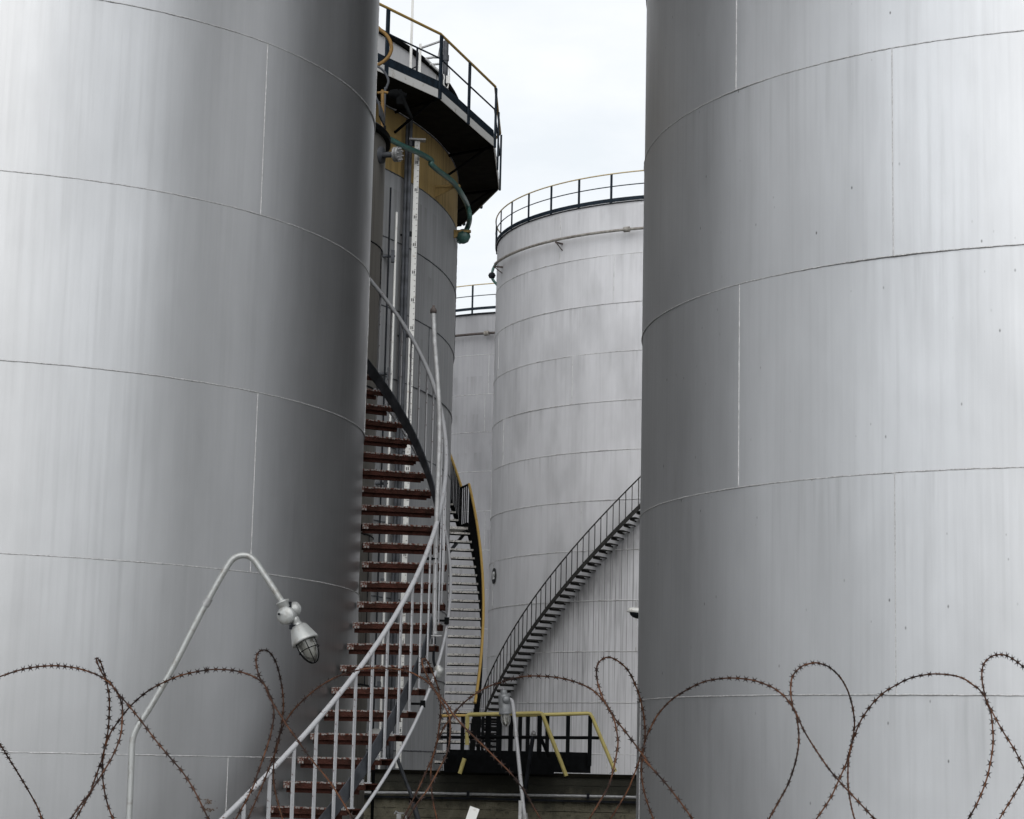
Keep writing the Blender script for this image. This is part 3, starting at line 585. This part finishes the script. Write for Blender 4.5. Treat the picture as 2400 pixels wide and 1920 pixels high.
# ---------------------------------------------------------------- stair across tank C
zC = lambda a: 23.15+3.6+7.544*a
t = thing('tank_staircase', tuple(pol(C0, 7.8, -2.95, 2.9)), 'dark slim stair climbing diagonally from lower left to upper right across the white middle tank', 'staircase', SG)
b = MB(); b.tube(hel(C0, 8.11, zC, -2.98, -1.55, 60), .022, 8); build('handrail', b, 'step_dark', t)
b = MB(); b.ribbon(hel(C0, 8.10, lambda a: zC(a)-.80, -3.0, -1.55, 60), .17, .02, -.17); build('stringer', b, 'step_dark', t)
ft = fb = None
for k in range(58):
    z = 3.6+7.26-.19*42+.19*k; a = (z-3.6+.98-23.15)/7.544
    if a > -1.55 or z < 2.95: continue
    if ft is None:
        ft = tread_mesh('tread', t, RC+.02, 8.12, .23, .045, ['step_dark', 'step_dark']); ft.location = Vector((*C0, z))-wloc(t); ft.rotation_euler = (0, 0, a)
        b = MB(); b.box((8.11, 0, .49), (.02, .02, .98)); fb = build('baluster', b, 'step_dark', t, loc=(0, 0, 0)); fb.location = Vector((*C0, z))-wloc(t); fb.rotation_euler = (0, 0, a)
    else: copypart(ft, 'tread', t, (*C0, z), a); copypart(fb, 'baluster', t, (*C0, z), a)
# ---------------------------------------------------------------- crossover platform at the wall
Z6 = lambda pts: zt((960, 1500), 3.717, pts)
YF, YK = 37.4, 40.6
t = thing('crossover_platform', (0, 38.5, WT), 'black steel crossover platform with bright yellow handrails standing over the concrete wall', 'platform')
u6 = lambda x, y, Y: unp(*Z6([(x, y)])[0], Y)
b = MB(); b.tube(smooth_path([u6(500, 915, YF), u6(502, 800, YF), u6(503, 690, YF), u6(507, 660, YF), u6(530, 650, YF)], 4)+[u6(800, 646, YF), u6(1130, 638, YF), u6(1147, 642, YF), u6(1165, 670, YF), u6(1365, 1185, YF)], .036, 12); build('handrail', b, 'lemon_paint', t, label='front yellow handrail with a sloping end')
b = MB(); b.tube([u6(900, 658, YK), u6(1300, 648, YK), u6(1552, 640, YK), u6(1572, 645, YK), u6(1590, 672, YK), u6(1792, 1150, YK)], .036, 12); build('handrail', b, 'lemon_paint', t, label='rear yellow handrail with a sloping end')
b = MB(); b.tube([u6(478, 1032, YF-.1), u6(436, 1165, YF-.1)], .036, 12); build('rail_stub', b, 'lemon_paint', t)
b = MB(); b.tube([u6(270, 662, YK), u6(500, 660, YK)], .03, 8); build('handrail', b, 'yellow_paint', t)
zdk = u6(1000, 1050, YF).z
p1, p2 = u6(300, 1040, YF), u6(1560, 1060, YK)
xs0, xs1 = u6(300, 1040, YF).x, u6(1260, 1040, YF).x
b = MB(); b.box(((xs0+xs1)/2, (YF+YK)/2, zdk), (xs1-xs0+.05, YK-YF, .08)); b.box(((xs0+xs1)/2, YF-.02, zdk-.08), (xs1-xs0, .05, .30)); xk = u6(1578, 1040, YK).x; b.box(((xs0+xk)/2, YK+.03, zdk-.02), (xk-xs0, .05, .38)); build('deck', b, 'black_steel', t)  # deep black edge boxes also stand in for shadow below the deck
def post(x, Y, yt=660, yb=1060, w=.075):
    a, c = u6(x, yt, Y), u6(x, yb, Y); b = MB(); m_ = (a+c)/2; b.box((m_.x, Y, m_.z), (w, .05, a.z-c.z)); build('post', b, 'black_steel', t)
for x in (680, 880, 1130): post(x, YF, w=.085)
for x in (340, 460, 600, 785, 960, 1028, 1198, 1378, 1570): post(x, YK, 662, 1100, w=.075)
b = MB(); b.tube([u6(240, 848, YK), u6(900, 850, YK), u6(1575, 852, YK), u6(1650, 855, YK)], .03, 8); b.tube([u6(505, 846, YF), u6(1130, 846, YF)], .026, 8); build('mid_rail', b, 'black_steel', t)
b = MB(); b.tube([u6(1145, 860, YF+.2), u6(1225, 1040, YF+.2)], .03, 6); build('brace', b, 'black_steel', t)
t = thing('access_ladder', tuple(u6(700, 1080, 44)), 'black lattice ladder standing behind the yellow-railed crossover platform', 'ladder')
for x in (640, 700, 770): 
    b = MB(); a, c = u6(x, 668, 44), u6(x, 1120, 44); b.box((a.x, 44, (a.z+c.z)/2), (.06, .05, a.z-c.z)); build('stile', b, 'black_steel', t)
for y in range(690, 1060, 48):
    b = MB(); b.tube([u6(640, y, 44), u6(770, y+2, 44)], .022, 6); build('rung', b, 'black_steel', t)
# ---------------------------------------------------------------- lamps
def lamp_near():
    Y = 16.0
    t = thing('yard_lamp', tuple(unp(298, 1990, Y))[:2]+(0,), 'near silver lamp on a bent pole, its caged bulb tilted down to the right', 'lamp', 'yard lamps')
    W1 = lambda p: zt((0, 1480), 3.92, p); W2 = lambda p: zt((280, 1260), 3.921, p)
    pts = W1([(1185, 1725), (1195, 1500), (1205, 1250), (1212, 1060), (1222, 980), (1245, 915), (1280, 850)])+W2([(300, 1530), (500, 1180), (700, 790), (800, 600), (900, 420), (985, 275), (1030, 210), (1080, 175), (1140, 163), (1195, 175), (1245, 215), (1290, 280), (1390, 430), (1500, 600)])
    P = [unp(x, y, Y) for x, y in pts]; base = Vector((P[0].x-.02, Y, 0))
    b = MB(); b.tube([base]+smooth_path(P, 5), .0235, 16); build('pole', b, 'silver_lamp', t)
    for (x0, y0), (x1, y1) in (W2([(825, 560), (785, 628)]),):
        b = MB(); b.tube([unp(x0, y0, Y), unp(x1, y1, Y)], .031, 16); build('coupling', b, 'galvanised', t)
    L6 = lambda x, y, dy=0.: unp(620+x/8.214, 1350+y/8.214, Y+dy)
    b = MB(); a, c = L6(340, 485), L6(395, 610); ax = (c-a).normalized(); b.lathe(a, ax, [(0, .03), (0, .049), (.012, .051), (.016, .046), (.055, .046), (.065, .038)], 24)
    build('socket', b, 'silver_lamp', t)
    b = MB(); m_ = L6(475, 760); b.lathe(m_+Vector((0, .06, 0)), (-.25, -1, -.05), [(0, .045), (.01, .062), (.07, .066), (.105, .066), (.108, .058)], 28); jb = build('junction_box', b, 'silver_lamp', t)
    b = MB(); b.lathe(m_+Vector((-.024, -.045, -.004)), (-.25, -1, -.05), [(-.03, .066), (.0, .066), (.004, .060), (.012, .052), (.018, .03), (.020, 0)], 28); build('cover', b, 'silver_lamp', jb)
    b = MB(); q = L6(560, 640, .06); b.lathe(q, (.95, .1, .2), [(-.03, .05), (.02, .055), (.04, .045), (.055, .02), (.058, 0)], 20); build('end_cap', b, 'silver_lamp', jb)
    b = MB()
    for x, y in ((275, 735), (525, 930)): b.tube([L6(x, y, -.05), L6(x, y, -.085)], .009, 8)
    b.box(L6(545, 985, -.02), (.05, .04, .035)); b.box(L6(492, 555, -.01), (.02, .03, .045)); build('screw', b, 'dark_steel', jb)
    a, c = L6(600, 860), L6(900, 1500); ax = (c-a).normalized(); ax = (ax+Vector((0, -.12, 0))).normalized()
    b = MB(); b.lathe(a, ax, [(-.02, .03), (.02, .03), (.02, .035), (.055, .035), (.06, .03)], 20); build('neck', b, 'silver_lamp', t)
    b = MB(); b.lathe(a, ax, [(.045, .0), (.045, .055), (.06, .066), (.15, .099), (.165, .104), (.178, .104), (.178, .085), (.165, .08)], 36); build('hood', b, 'silver_lamp', t)
    b = MB(); b.lathe(a, ax, [(.17, .072), (.22, .071), (.27, .062), (.31, .045), (.335, .022), (.342, 0)], 28); gl = build('glass', b, 'lamp_glass', t)
    b = MB(); b.lathe(a, ax, [(.17, .02), (.20, .022), (.24, .03), (.27, .028), (.295, .012), (.30, 0)], 16); build('bulb', b, 'fascia_paint', gl)
    b = MB(); o = Vector((0, 0, 1)); u = (o-ax*o.dot(ax)).normalized(); v = ax.cross(u)
    prof = [(.165, .084), (.22, .083), (.27, .074), (.31, .056), (.34, .03), (.352, 0)]
    for k in range(6):
        e = k*math.pi/3+.2; d = u*math.cos(e)+v*math.sin(e); b.tube(smooth_path([a+ax*h+d*r for h, r in prof], 4), .0035, 6)
    for h, r in ((.170, .088), (.245, .080)): b.tube([a+ax*h+(u*math.cos(2*math.pi*j/32)+v*math.sin(2*math.pi*j/32))*r for j in range(32)], .0035, 6, closed=True)
    build('cage', b, 'black_steel', t)
lamp_near()
def lamp_mid():
    Y = 24.0; K = 9.583; L7 = lambda x, y, dy=0.: unp(1140+x/K, 1580+y/K, Y+dy)
    t = thing('yard_lamp', (L7(700, 1725).x+.1, Y, 0), 'grey caged lamp on a curved upright pole in front of the yellow-railed platform', 'lamp', 'yard lamps')
    P = [L7(430, 570, -.05), L7(500, 565), L7(555, 585), L7(585, 640), L7(605, 760), L7(625, 950), L7(650, 1150), L7(665, 1350)]+[unp(*Z6([p])[0], Y) for p in ((935, 900), (955, 1100), (975, 1300), (992, 1460), (1003, 1540))]
    b = MB(); b.tube(smooth_path(P, 5)+[Vector((P[-1].x+.05, Y, 0))], .0215, 14); build('pole', b, 'worn_grey_paint', t)
    b = MB(); b.tube([L7(658, 1290), L7(668, 1400)], .027, 14); build('coupling', b, 'galvanised', t)
    b = MB(); b.tube([unp(*Z6([(1000, 1510)])[0], Y), unp(*Z6([(1010, 1600)])[0], Y)], .034, 12); b.box(unp(*Z6([(962, 1500)])[0], Y), (.035, .05, .25)); build('base_clamp', b, 'galvanised', t)
    cx = L7(400, 470); top_, bot = L7(395, 450, 0), L7(425, 905, 0); ax = (bot-top_).normalized(); H = (bot-top_).length
    b = MB(); b.lathe(top_, ax, [(-.045, 0), (-.045, .036), (-.04, .038), (0, .038), (.0, .056), (.01, .064), (.03, .066), (H-.02, .069), (H-.02, .073), (H, .073), (H, .05)], 28); b.lathe(top_-ax*.075, ax, [(0, 0), (.0, .008), (.03, .01)], 10); hs = build('housing', b, 'lamp_housing', t)
    q = L7(430, 570, -.065); b = MB(); b.lathe(q+Vector((0, .03, 0)), (.25, -1, -.1), [(0, .045), (.04, .043), (.05, .03), (.055, .0)], 20); build('boss', b, 'lamp_housing', hs)
    b = MB(); b.lathe(bot, ax, [(-.01, .045), (.03, .045), (.08, .042), (.11, .03), (.13, .012), (.133, 0)], 20); build('glass', b, 'lamp_glass', t)
    b = MB(); o = Vector((1, 0, 0)); u = (o-ax*o.dot(ax)).normalized(); v = ax.cross(u)
    for k in range(8):
        e = k*math.pi/4+.2; d = u*math.cos(e)+v*math.sin(e); b.tube(smooth_path([bot+ax*h+d*r for h, r in ((-.005, .052), (.04, .052), (.09, .047), (.125, .028), (.14, 0))], 3), .0028, 5)
    build('cage', b, 'galvanised', t)
lamp_mid()
# street lamp head poking out from behind the right tank
Y = 46; K = 17.25; L8 = lambda x, y, dy=0.: unp(1400+x/K, 1380+y/K, Y+dy)
t = thing('street_lamp', (L8(2600, 900).x, Y, 2.9), 'cream street lamp head poking out from behind the right silver tank', 'street lamp')
b = MB(); a, c = L8(1190, 930), L8(2300, 1080); ax = (c-a).normalized(); up_ = Vector((0, 0, 1)); sdv = ax.cross(up_).normalized(); upv = sdv.cross(ax)
Lh = (c-a).length; rows = []
for s_, hh, wd in ((0, .015, .05), (.03, .07, .10), (.10, .105, .13), (.25, .115, .15), (.5, .12, .15), (.8, .09, .11), (1., .05, .05)):
    p = a+ax*Lh*s_; rows.append([p+sdv*(-wd), p+sdv*(-wd*.8)+upv*hh*.8, p+upv*hh, p+sdv*(wd*.8)+upv*hh*.8, p+sdv*wd])
vs = [q for r_ in rows for q in r_]; fs = [(i*5+j, i*5+j+1, i*5+5+j+1, i*5+5+j) for i in range(len(rows)-1) for j in range(4)]+[(i*5+4, i*5, i*5+5, i*5+9) for i in range(len(rows)-1)]+[(0, 1, 2, 3, 4), tuple(len(vs)-1-i for i in range(5))]
b.add(vs, fs); build('head', b, 'white_paint', t)
b = MB(); m_ = a+ax*Lh*.42-upv*.004; b.lathe(m_, -upv, [(0, .19), (.05, .17), (.09, .12), (.11, .05), (.115, 0)], 20); build('bowl', b, 'dark_steel', t)
b = MB(); e = c+ax*.9; b.tube([c-ax*.1, c+ax*.5, e, e-Vector((0, 0, .5)), Vector((e.x, e.y, 2.9))], .04, 10); build('pole', b, 'galvanised', t)
# shaded lamp low behind the near stair
Y = 27; t = thing('shaded_lamp', tuple(unp(880, 1722, Y)), 'small lamp with a white domed shade, just visible through the lower treads', 'lamp')
b = MB(); q = unp(878, 1726, Y); b.lathe(q+Vector((0, 0, .10)), (.15, 0, -1), [(0, 0), (.005, .03), (.03, .09), (.07, .125), (.10, .14), (.098, .133), (.066, .115), (.03, .08), (.01, .02)], 28); build('shade', b, 'white_paint', t)
b = MB(); b.tube([q+Vector((0, 0, .08)), q-Vector((0, 0, .03))], .03, 12); b.tube([q+Vector((-.0, .02, .08)), Vector((q.x-.0, q.y+.02, 0))], .02, 10); build('stem', b, 'black_steel', t)
# leaning dark poles and small bits beside the wall
t = thing('leaning_pole', (unp(985, 1920, 26).x+.1, 26, 0), 'dark leaning pole with a clamp, to the right of the foot of the near stair', 'pole')
Z9 = lambda p: zt((840, 1700), 6.7375, p)
P = [unp(*Z9([q])[0], 26) for q in ((605, 500), (700, 760), (800, 1010), (860, 1190))]; Q = [unp(*Z9([q])[0], 26) for q in ((860, 1190), (900, 1350), (945, 1500))]
b = MB(); b.tube(P, .022, 10); b.tube(Q+[Q[-1]+(Q[-1]-Q[0]).normalized()*3.2], .034, 12); build('tube', b, 'grey_steel', t)
b = MB(); b.lathe(Q[0]-Vector((0, 0, .03)), (0, 0, 1), [(0, .045), (.06, .045), (.06, .0)], 12); b.box(Q[0]+Vector((.03, -.03, .01)), (.06, .05, .05)); build('clamp', b, 'black_steel', t)
t = thing('capped_pipe', (unp(1230, 1900, 30).x, 30, 0), 'dark slanting pipe with an open pale end, in front of the yellow-railed platform', 'pipe')
P = [u6(1078, 818, 30), u6(1055, 980, 30), u6(1025, 1180, 30), u6(1000, 1380, 30)]; b = MB(); b.tube(P+[Vector((P[-1].x-.15, 30, 0))], .03, 10); build('tube', b, 'dark_steel', t)
b = MB(); b.lathe(P[0]-Vector((0, 0, .03)), (0, 0, 1), [(0, .035), (.03, .036)], 12); b.lathe(P[0]+Vector((0, -.02, .01)), (.2, -.8, .5), [(0, .03), (.015, .03), (.015, .014), (.0, .014)], 14); build('end_ring', b, 'galvanised', t)
t = thing('marker_post', (unp(1110, 1920, 22).x, 22, 0), 'flat white marker post leaning at the bottom edge of the picture', 'marker post')
a, c = unp(1113, 1893, 22), unp(1095, 1945, 22); ax = (a-c).normalized(); b = MB(); sdx = Vector((ax.z, 0, -ax.x)); b.box(a-ax*1.7, (.10, .02, 3.4), (sdx, Vector((0, 1, 0)), ax)); build('board', b, 'white_paint', t)
t = thing('pipe_bracket', (unp(942, 1930, 24).x, 24, 0), 'small pale steel hook bracket on a post at the bottom edge', 'bracket')
P = [unp(*Z9([q])[0], 24) for q in ((570, 1400), (590, 1360), (640, 1390), (700, 1390), (735, 1400), (755, 1480), (760, 1540))]; b = MB(); b.tube(P, .010, 8); q = unp(*Z9([(640, 1400)])[0], 24); b.box((q.x, q.y, q.z/2), (.05, .03, q.z)); build('hook', b, 'galvanised', t)
# ---------------------------------------------------------------- razor wire
W1 = lambda p: zt((0, 1480), 3.92, p); W2 = lambda p: zt((280, 1260), 3.921, p); W3 = lambda p: zt((1480, 1480), 2.3435, p); W5 = lambda p: zt((460, 1280), 2.6957, p)
STR = [
 W1([(-420, 760), (-300, 690), (-200, 740), (-60, 960), (15, 1060), (70, 1150), (170, 1310), (265, 1470), (345, 1615), (385, 1725)]),
 W1([(-700, 1725), (-560, 1200), (-420, 760), (-240, 540), (-110, 460), (0, 415), (150, 365), (250, 340), (345, 325), (445, 317), (540, 317), (635, 327), (725, 343), (810, 368), (890, 398), (955, 437), (1020, 485), (1090, 575), (1190, 690), (1310, 840), (1430, 1000), (1555, 1150), (1690, 1310), (1800, 1490), (1915, 1725)]),
 W1([(650, 1725), (735, 1600), (840, 1465), (950, 1290), (1005, 1200), (1050, 1115), (1085, 1030), (1110, 945), (1120, 860), (1125, 700), (1110, 640), (1085, 580), (1020, 480), (960, 420), (905, 315), (886, 265), (893, 245), (925, 285), (945, 345), (965, 410), (985, 490), (1000, 570), (1005, 660), (1003, 760), (998, 860), (985, 960), (960, 1070), (935, 1180), (900, 1280), (860, 1390), (820, 1500), (775, 1580), (695, 1725)]),
 W1([(1045, 1725), (1020, 1680), (985, 1575), (960, 1470), (945, 1360), (940, 1250), (950, 1150), (965, 1070), (1010, 945), (1070, 850), (1130, 770), (1195, 690), (1270, 620), (1350, 555), (1440, 500), (1525, 460), (1615, 420), (1715, 390), (1810, 370), (1900, 355)])+W2([(800, 1217), (890, 1212), (980, 1215), (1065, 1225), (1140, 1243), (1210, 1268), (1270, 1300), (1320, 1340), (1350, 1385)])+W5([(450, 930), (490, 1005), (540, 1080), (570, 1130), (650, 1240), (720, 1340), (850, 1500), (985, 1715)]),
 W5([(250, 1725), (350, 1540), (390, 1430), (440, 1290), (475, 1170), (490, 1060), (480, 980), (440, 890), (400, 830), (380, 750), (380, 700), (400, 665), (440, 658), (475, 685), (505, 740), (530, 830), (545, 920), (550, 1010), (545, 1080), (535, 1160), (505, 1290), (480, 1350), (430, 1480), (380, 1600), (325, 1725)]),
 W5([(545, 1725), (510, 1600), (490, 1500), (488, 1400), (500, 1280), (530, 1180), (570, 1100), (620, 1030), (690, 960), (770, 895), (850, 845), (930, 810), (1000, 790), (1090, 773), (1200, 772), (1280, 780), (1340, 793), (1400, 820), (1450, 850), (1490, 890), (1540, 950), (1590, 1010), (1620, 1060), (1700, 1150), (1800, 1250)])+Z6([(620, 900), (760, 1040), (880, 1160), (960, 1260), (1010, 1330), (1060, 1420), (1100, 1490), (1140, 1561)]),
 Z6([(-20, 1570), (60, 1430), (160, 1300), (270, 1100), (320, 1000), (345, 900), (355, 800), (350, 690), (320, 610), (270, 530), (215, 430), (160, 330), (120, 240), (108, 180), (125, 165), (150, 180), (190, 260), (240, 390), (265, 500), (270, 640), (255, 780), (235, 900), (200, 1020), (130, 1180), (60, 1330), (-60, 1570)]),
 Z6([(240, 1561), (215, 1460), (195, 1340), (185, 1200), (190, 1080), (215, 980), (245, 880), (290, 780), (350, 690), (420, 600), (500, 525), (590, 460), (690, 405), (780, 375), (860, 350), (950, 325), (1040, 315), (1130, 315), (1220, 320), (1310, 332), (1390, 350), (1460, 372), (1540, 405), (1605, 445), (1660, 500), (1710, 560), (1750, 620), (1800, 700), (1880, 800), (1960, 905), (2030, 1000), (2090, 1080)])+W3([(70, 705), (130, 770), (200, 850), (270, 940), (335, 1031)]),
 Z6([(1565, 1561), (1650, 1420), (1730, 1280), (1770, 1150), (1800, 1010), (1815, 900), (1805, 800), (1780, 690), (1740, 610), (1700, 540), (1665, 460), (1640, 380), (1628, 300), (1635, 220), (1670, 175), (1720, 152), (1770, 160), (1830, 195), (1890, 250), (1935, 320), (1970, 400), (2000, 480), (2025, 580), (2040, 660), (2050, 760), (2050, 860), (2030, 960), (1990, 1080), (1950, 1190), (1900, 1310), (1830, 1430), (1750, 1561)]),
 W3([(120, 1031), (90, 950), (65, 860), (55, 770), (62, 680), (75, 600), (110, 520), (150, 450), (215, 380), (265, 345), (315, 315), (365, 290), (415, 272), (470, 262), (520, 257), (575, 257), (625, 262), (675, 270), (720, 285), (765, 303), (805, 328), (840, 357), (870, 395), (905, 450), (940, 530), (980, 600), (1045, 700), (1100, 775), (1170, 855), (1260, 950), (1335, 1031)]),
 W3([(755, 1031), (800, 950), (855, 850), (885, 770), (905, 700), (918, 620), (918, 550), (905, 460), (885, 410), (875, 340), (878, 270), (895, 230), (920, 205), (950, 185), (1005, 173), (1040, 178), (1075, 190), (1110, 215), (1140, 245), (1170, 290), (1195, 345), (1215, 420), (1225, 500), (1220, 560), (1210, 620), (1185, 710), (1135, 825), (1090, 920), (1015, 1031)]),
 W3([(1225, 1031), (1205, 950), (1190, 850), (1190, 740), (1200, 650), (1230, 560), (1260, 490), (1295, 435), (1330, 390), (1370, 350), (1410, 320), (1460, 292), (1505, 268), (1555, 250), (1605, 240), (1655, 234), (1705, 235), (1755, 240), (1800, 250), (1835, 265), (1870, 290), (1905, 315), (1935, 350), (1955, 390), (1980, 440), (2015, 505), (2050, 565), (2110, 660), (2156, 750), (2260, 900), (2340, 1031)]),
 W3([(1850, 1031), (1900, 940), (1945, 830), (1970, 730), (1985, 630), (1985, 550), (1975, 450), (1950, 390), (1935, 320), (1925, 260), (1928, 200), (1945, 165), (1980, 137), (2020, 128), (2060, 133), (2100, 155), (2140, 185), (2170, 215), (2210, 290), (2240, 400), (2240, 520), (2230, 640), (2170, 780), (2100, 900), (2020, 1031)]),
]
wire = thing('razor_wire', (0, 7.6, 2.95), 'rusty coil of looping razor wire stretched along the bottom of the picture', 'razor wire')
for si, st in enumerate(STR):
    base = smooth_path([Vector((x, y, 0)) for x, y in st], 5); n = len(base); sg = 1 if si % 2 else -1; P = []
    for i, q in enumerate(base):
        u = i/(n-1); Y = 7.6+sg*.30*math.cos(math.pi*u); P.append(unp(q.x, q.y, Y))
    # both legs carry on below the picture to the foot of the coil
    a, c = P[0], P[-1]; da_ = (P[0]-P[3]).normalized(); dc = (P[-1]-P[-4]).normalized()
    zf_ = 2.98; pa = [a+da_*.12*k for k in (1, 2)]; pc = [c+dc*.12*k for k in (1, 2)]
    ea = Vector((pa[-1].x+da_.x*.05, pa[-1].y-sg*(-.06), zf_)); ec = Vector((pc[-1].x+dc.x*.05, pc[-1].y, zf_))
    if pa[-1].z > zf_+.05: pa.append(ea)
    if pc[-1].z > zf_+.05: pc.append(ec)
    P = pa[::-1]+P+pc
    P = smooth_path(P, 2)
    b = MB(); b.tube(P, .0027, 6)
    b.mi = 1
    # barbs every 38 mm
    acc = 0.; nxt = random.uniform(0, .03); k = 0
    for i in range(len(P)-1):
        d = P[i+1]-P[i]; L_ = d.length
        while acc+L_ > nxt:
            f = (nxt-acc)/L_; p = P[i].lerp(P[i+1], f); tn = d.normalized()
            view = Vector((.0, -1, .0)); tw = 1.0*math.sin(i/len(P)*math.pi*2+si)*.9+random.uniform(-.25, .25)
            side = tn.cross(view).normalized(); side = (side*math.cos(tw)+view*math.sin(tw)).normalized(); nm = tn.cross(side).normalized()
            hw, hl = .0118*random.uniform(.85, 1.15), .0092
            out_ = [(-hl*1.15, hw), (-hl*.35, hw*.45), (hl*.35, hw*.45), (hl*1.15, hw), (hl*.55, 0), (hl*1.15, -hw), (hl*.35, -hw*.45), (-hl*.35, -hw*.45), (-hl*1.15, -hw), (-hl*.55, 0)]
            vs = [p+tn*x_+side*y_+nm*.0007 for x_, y_ in out_]+[p+tn*x_+side*y_-nm*.0007 for x_, y_ in out_]
            fs = [tuple(range(10)), tuple(range(19, 9, -1))]+[(j, (j+1) % 10, (j+1) % 10+10, j+10) for j in range(10)]
            b.add(vs, fs, False); nxt += .038; k += 1
        acc += L_
    build('wire_loop', b, ['rusty_wire', 'dark_barb'], wire)
for x, y in W1([(965, 1070), (1020, 485)])+W3([(1212, 608), (888, 430), (70, 632), (1953, 388)]):
    b = MB(); p = unp(x, y, 7.6); b.box(p, (.008, .012, .011)); build('clip', b, 'dark_barb', wire)
# the perimeter wall that carries the coil, below the picture
t = thing('perimeter_wall', (0, 7.6, 0), 'plain concrete wall carrying the razor wire, below the bottom edge of the picture', 'wall')
b = MB(); b.box((0, 7.6, 1.4), (26, .22, 2.8)); build('wall_panel', b, 'plain_concrete', t)
b = MB(); b.box((0, 7.6, 2.84), (26, .3, .076)); build('coping', b, 'plain_concrete', t)
for k in range(9):
    b = MB(); b.box((-10+2.5*k, 7.6, 2.93), (.04, .04, .11)); build('stake', b, 'dark_steel', t)
